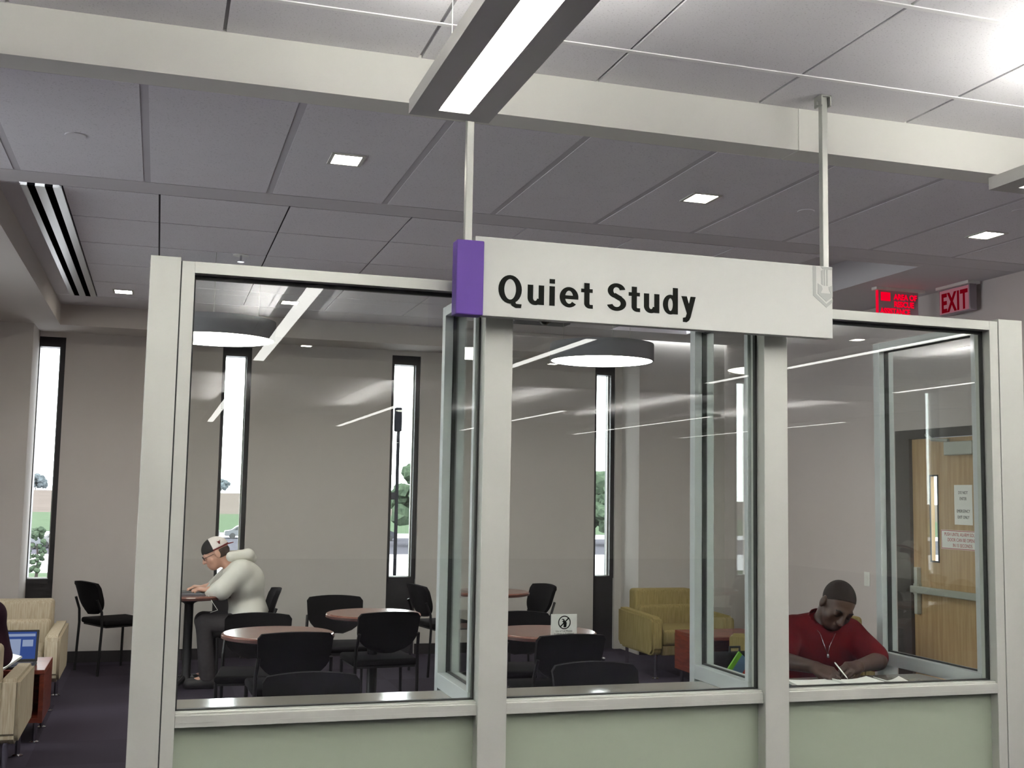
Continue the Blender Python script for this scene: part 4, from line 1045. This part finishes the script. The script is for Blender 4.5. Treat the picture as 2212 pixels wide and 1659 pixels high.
b.mesh('body', M_skin_l, 0.007, P3)
h = torso3(SDF()).grow(0.013); h.cut((0, 0, 0.44), (0, 0, -1)); h.cut(neckb, (0, 0.2, 1)); h.mesh('sweater', M_darkshirt, 0.008, P3)
j = SDF()
for q in (-1, 1):
    k_ = V3(X + q * 0.1, 7.05, 0.48); f_ = V3(X + q * 0.1, 7.12, 0.07)
    j.cap((X + q * 0.09, 6.62, 0.485), k_, 0.085, 0.066, 0.04); j.cap(k_, f_, 0.064, 0.056, 0.02)
j.cut((0, 0, 0.06), (0, 0, -1)); j.mesh('jeans', M_jeans, 0.009, P3)
shoes(P3, [V3(X + q * 0.1, 7.12, 0.07) for q in (-1, 1)], (0, 1, 0))
hr = SDF(); hr.ell(hc + RH @ V3(0, -0.018, 0.03), (0.083, 0.1, 0.096), 0.02, RH); hr.cut(hc + RH @ V3(0, 0.06, 0.04), RH @ V3(0, 0.8, -0.6), 0.006); hr.mesh('hair', M_hair, 0.006, P3)

# ------------------------------------------------------------------ outdoors, past the windows
M_lot = mat('concrete_lot', (168, 166, 168), 0.9, var=0.1, scale=0.3, spec=0)
M_asph = mat('asphalt', (62, 61, 66), 0.9, var=0.1, scale=0.5, spec=0)
M_grass = mat('lawn', (62, 72, 58), 0.95, var=0.2, scale=0.4, spec=0)
M_field = mat('dry_field', (76, 70, 66), 0.95, var=0.15, scale=0.1, spec=0)
M_leaf = mat('tree_leaves', (44, 54, 44), 0.95, scale=3, spec=0, col2=(62, 72, 58))
M_hazed = mat('hazed_tree_leaves', (66, 72, 76), 0.95, scale=3, spec=0, col2=(78, 84, 86))  # distance haze mixed into the leaf colour
M_bark = mat('bark', (40, 34, 30), 0.9)
g = MB().box((-400, 11.5, -4.2), (700, 900, -4.0)).build('ground', M_lot); g['kind'] = 'structure'
def patch(name, y0, y1, z, m, label, cat, x0=-400, x1=700):
    o = MB().box((x0, y0, -4.0), (x1, y1, z)).build(name, m); tag(o, label, cat); o['kind'] = 'structure'; return o
patch('planting_strip', 62, 78, -3.97, M_grass, 'green planting strip below the first window', 'lawn', -60, -1)
patch('parking_lot', 100, 135, -3.985, M_asph, 'grey parking lot beyond the windows', 'parking lot')
patch('lawn', 150, 260, -3.96, M_grass, 'green lawn beyond the parking lot', 'lawn')
o = MB().prism([(260, -4.0), (420, 0.2), (420, -4.0)], 'x', -400, 700).build('field_bank', M_field); o['kind'] = 'structure'
def tree(label, x, y, z, h, r, seed, group=None):
    rnd = random.Random(seed); t = thing('tree', label, 'tree', (x, y, z), 0, group)
    MB().tube([(0, 0, 0), (0.1, 0, h * 0.35), (0, 0.1, h * 0.7)], [h * 0.03, h * 0.022, h * 0.01], 8).build('trunk', M_bark, t)
    c = MB()
    for k in range(60):
        a = rnd.uniform(0, 2 * PI); zz = rnd.uniform(0.28, 0.95); q = rnd.uniform(0.2, 1) ** 0.5 * r * (1 - abs(zz - 0.55) * 1.3)
        c.ball((q * math.cos(a), q * math.sin(a), h * zz), r * rnd.uniform(0.14, 0.28), 2)
    for v in c.bm.verts:
        v.co += Vector((rnd.uniform(-1, 1), rnd.uniform(-1, 1), rnd.uniform(-1, 1))) * r * 0.05
    c.build('crown', M_hazed if y > 300 else M_leaf, t)
tree('bushy green tree outside the third window', 26.5, 115, -4.0, 8.2, 4.0, 1)
tree('broad green tree outside the fourth window', 49.5, 118, -4.0, 7.5, 4.6, 2)
tree('thin young tree at the left outside the first window', -6.05, 66, -3.97, 3.4, 0.55, 3)
tree('thin young tree at the right outside the first window', -4.75, 66, -3.97, 3.6, 0.5, 4)
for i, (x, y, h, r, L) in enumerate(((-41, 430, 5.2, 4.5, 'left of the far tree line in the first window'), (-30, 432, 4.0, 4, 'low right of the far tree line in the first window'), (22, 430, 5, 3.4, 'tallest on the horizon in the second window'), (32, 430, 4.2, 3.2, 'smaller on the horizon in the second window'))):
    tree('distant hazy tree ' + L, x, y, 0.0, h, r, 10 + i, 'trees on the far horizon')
def car(label, x, y, z, m):
    t = thing('car', label, 'car', (x, y, z), 0, 'cars in the lot')
    b = MB().prism([(-2.2, 0.3), (-2.2, 0.85), (-1.4, 0.95), (-0.8, 1.42), (0.9, 1.42), (1.6, 0.98), (2.2, 0.9), (2.2, 0.3)], 'y', -0.85, 0.85)
    bmesh.ops.bevel(b.bm, geom=list(b.bm.edges), offset=0.06, segments=2, affect='EDGES'); b.build('body', m, t)
    MB().prism([(-1.2, 0.97), (-0.75, 1.34), (0.85, 1.34), (1.35, 0.99)], 'y', -0.87, -0.84).build('side_window', M_black, t)
    for a in (-1.35, 1.35):
        for q in (-0.82, 0.82):
            w_ = MB().lathe([(0, -0.1), (0.3, -0.1), (0.32, 0), (0.3, 0.1), (0, 0.1)], n=20).build('wheel', M_black, t)
            w_.data.transform(Matrix.Translation((a, q, 0.32)) @ Matrix.Rotation(PI / 2, 4, 'X'))
M_cs, M_cw, M_cd = mat('car_silver', (74, 76, 80), 0.3), mat('car_white', (92, 92, 92), 0.3), mat('car_dark', (34, 36, 44), 0.3)
car('silver car parked at left outside the first window', -11.6, 108, -3.985, M_cs)
car('white car parked at right outside the first window', -8.0, 110, -3.985, M_cw)
car('pale car nearest the left edge outside the second window', 4.6, 131, -3.985, M_cw)
car('silver car at the right edge outside the second window', 9.6, 132, -3.985, M_cs)
car('dark car half hidden by the pole outside the third window', 24.0, 128, -3.985, M_cd)
t = thing('lamp_post', 'dark lamp post close outside the third window', 'lamp post', (4.70, 23.0, -4.0))
M_post = mat('lamp_post_black', (14, 14, 16), 0.8, spec=0.0)
MB().tube([(0, 0, 0), (0, 0, 7.0)], 0.035, 12).build('pole', M_post, t)
MB().box((-0.085, -0.08, 6.75), (0.06, 0.08, 7.25), 0.03).build('lamp_head', M_post, t)
MB().box((-0.3, -0.03, 5.35), (0, 0.03, 5.5)).build('bracket', M_post, t)

# ------------------------------------------------------------------ world, camera
w = bpy.data.worlds.new('overcast'); S.world = w; w.use_nodes = True
bg = w.node_tree.nodes['Background']; bg.inputs[0].default_value = (0.93, 0.95, 1.0, 1); bg.inputs[1].default_value = 12.0
cam = bpy.data.cameras.new('camera'); co = bpy.data.objects.new('camera', cam); COL.objects.link(co)
yaw, pit, rol, fpx = 0.3011, 0.0974, -0.0176, 2439.94
F = Vector((math.sin(yaw) * math.cos(pit), math.cos(yaw) * math.cos(pit), math.sin(pit)))
R0 = Vector((math.cos(yaw), -math.sin(yaw), 0)); U0 = R0.cross(F)
R1 = R0 * math.cos(rol) - U0 * math.sin(rol); U1 = U0 * math.cos(rol) + R0 * math.sin(rol)
m3 = Matrix((R1, U1, -F)).transposed()
co.matrix_world = Matrix.Translation((0, 0, 1.5)) @ m3.to_4x4()
cam.sensor_fit = 'HORIZONTAL'; cam.sensor_width = 36; cam.lens = fpx / 2212 * 36; cam.clip_start = 0.05; cam.clip_end = 2000
S.camera = co
vs = S.view_settings; vs.view_transform = 'Standard'; vs.look = 'None'; vs.exposure = 0.0; vs.gamma = 1.0; vs.use_curve_mapping = False
S.cycles.transparent_max_bounces = 24; S.cycles.max_bounces = 8; S.cycles.diffuse_bounces = 5; S.cycles.caustics_reflective = False; S.cycles.caustics_refractive = False
S.cycles.sample_clamp_indirect = 0; S.cycles.use_denoising = True
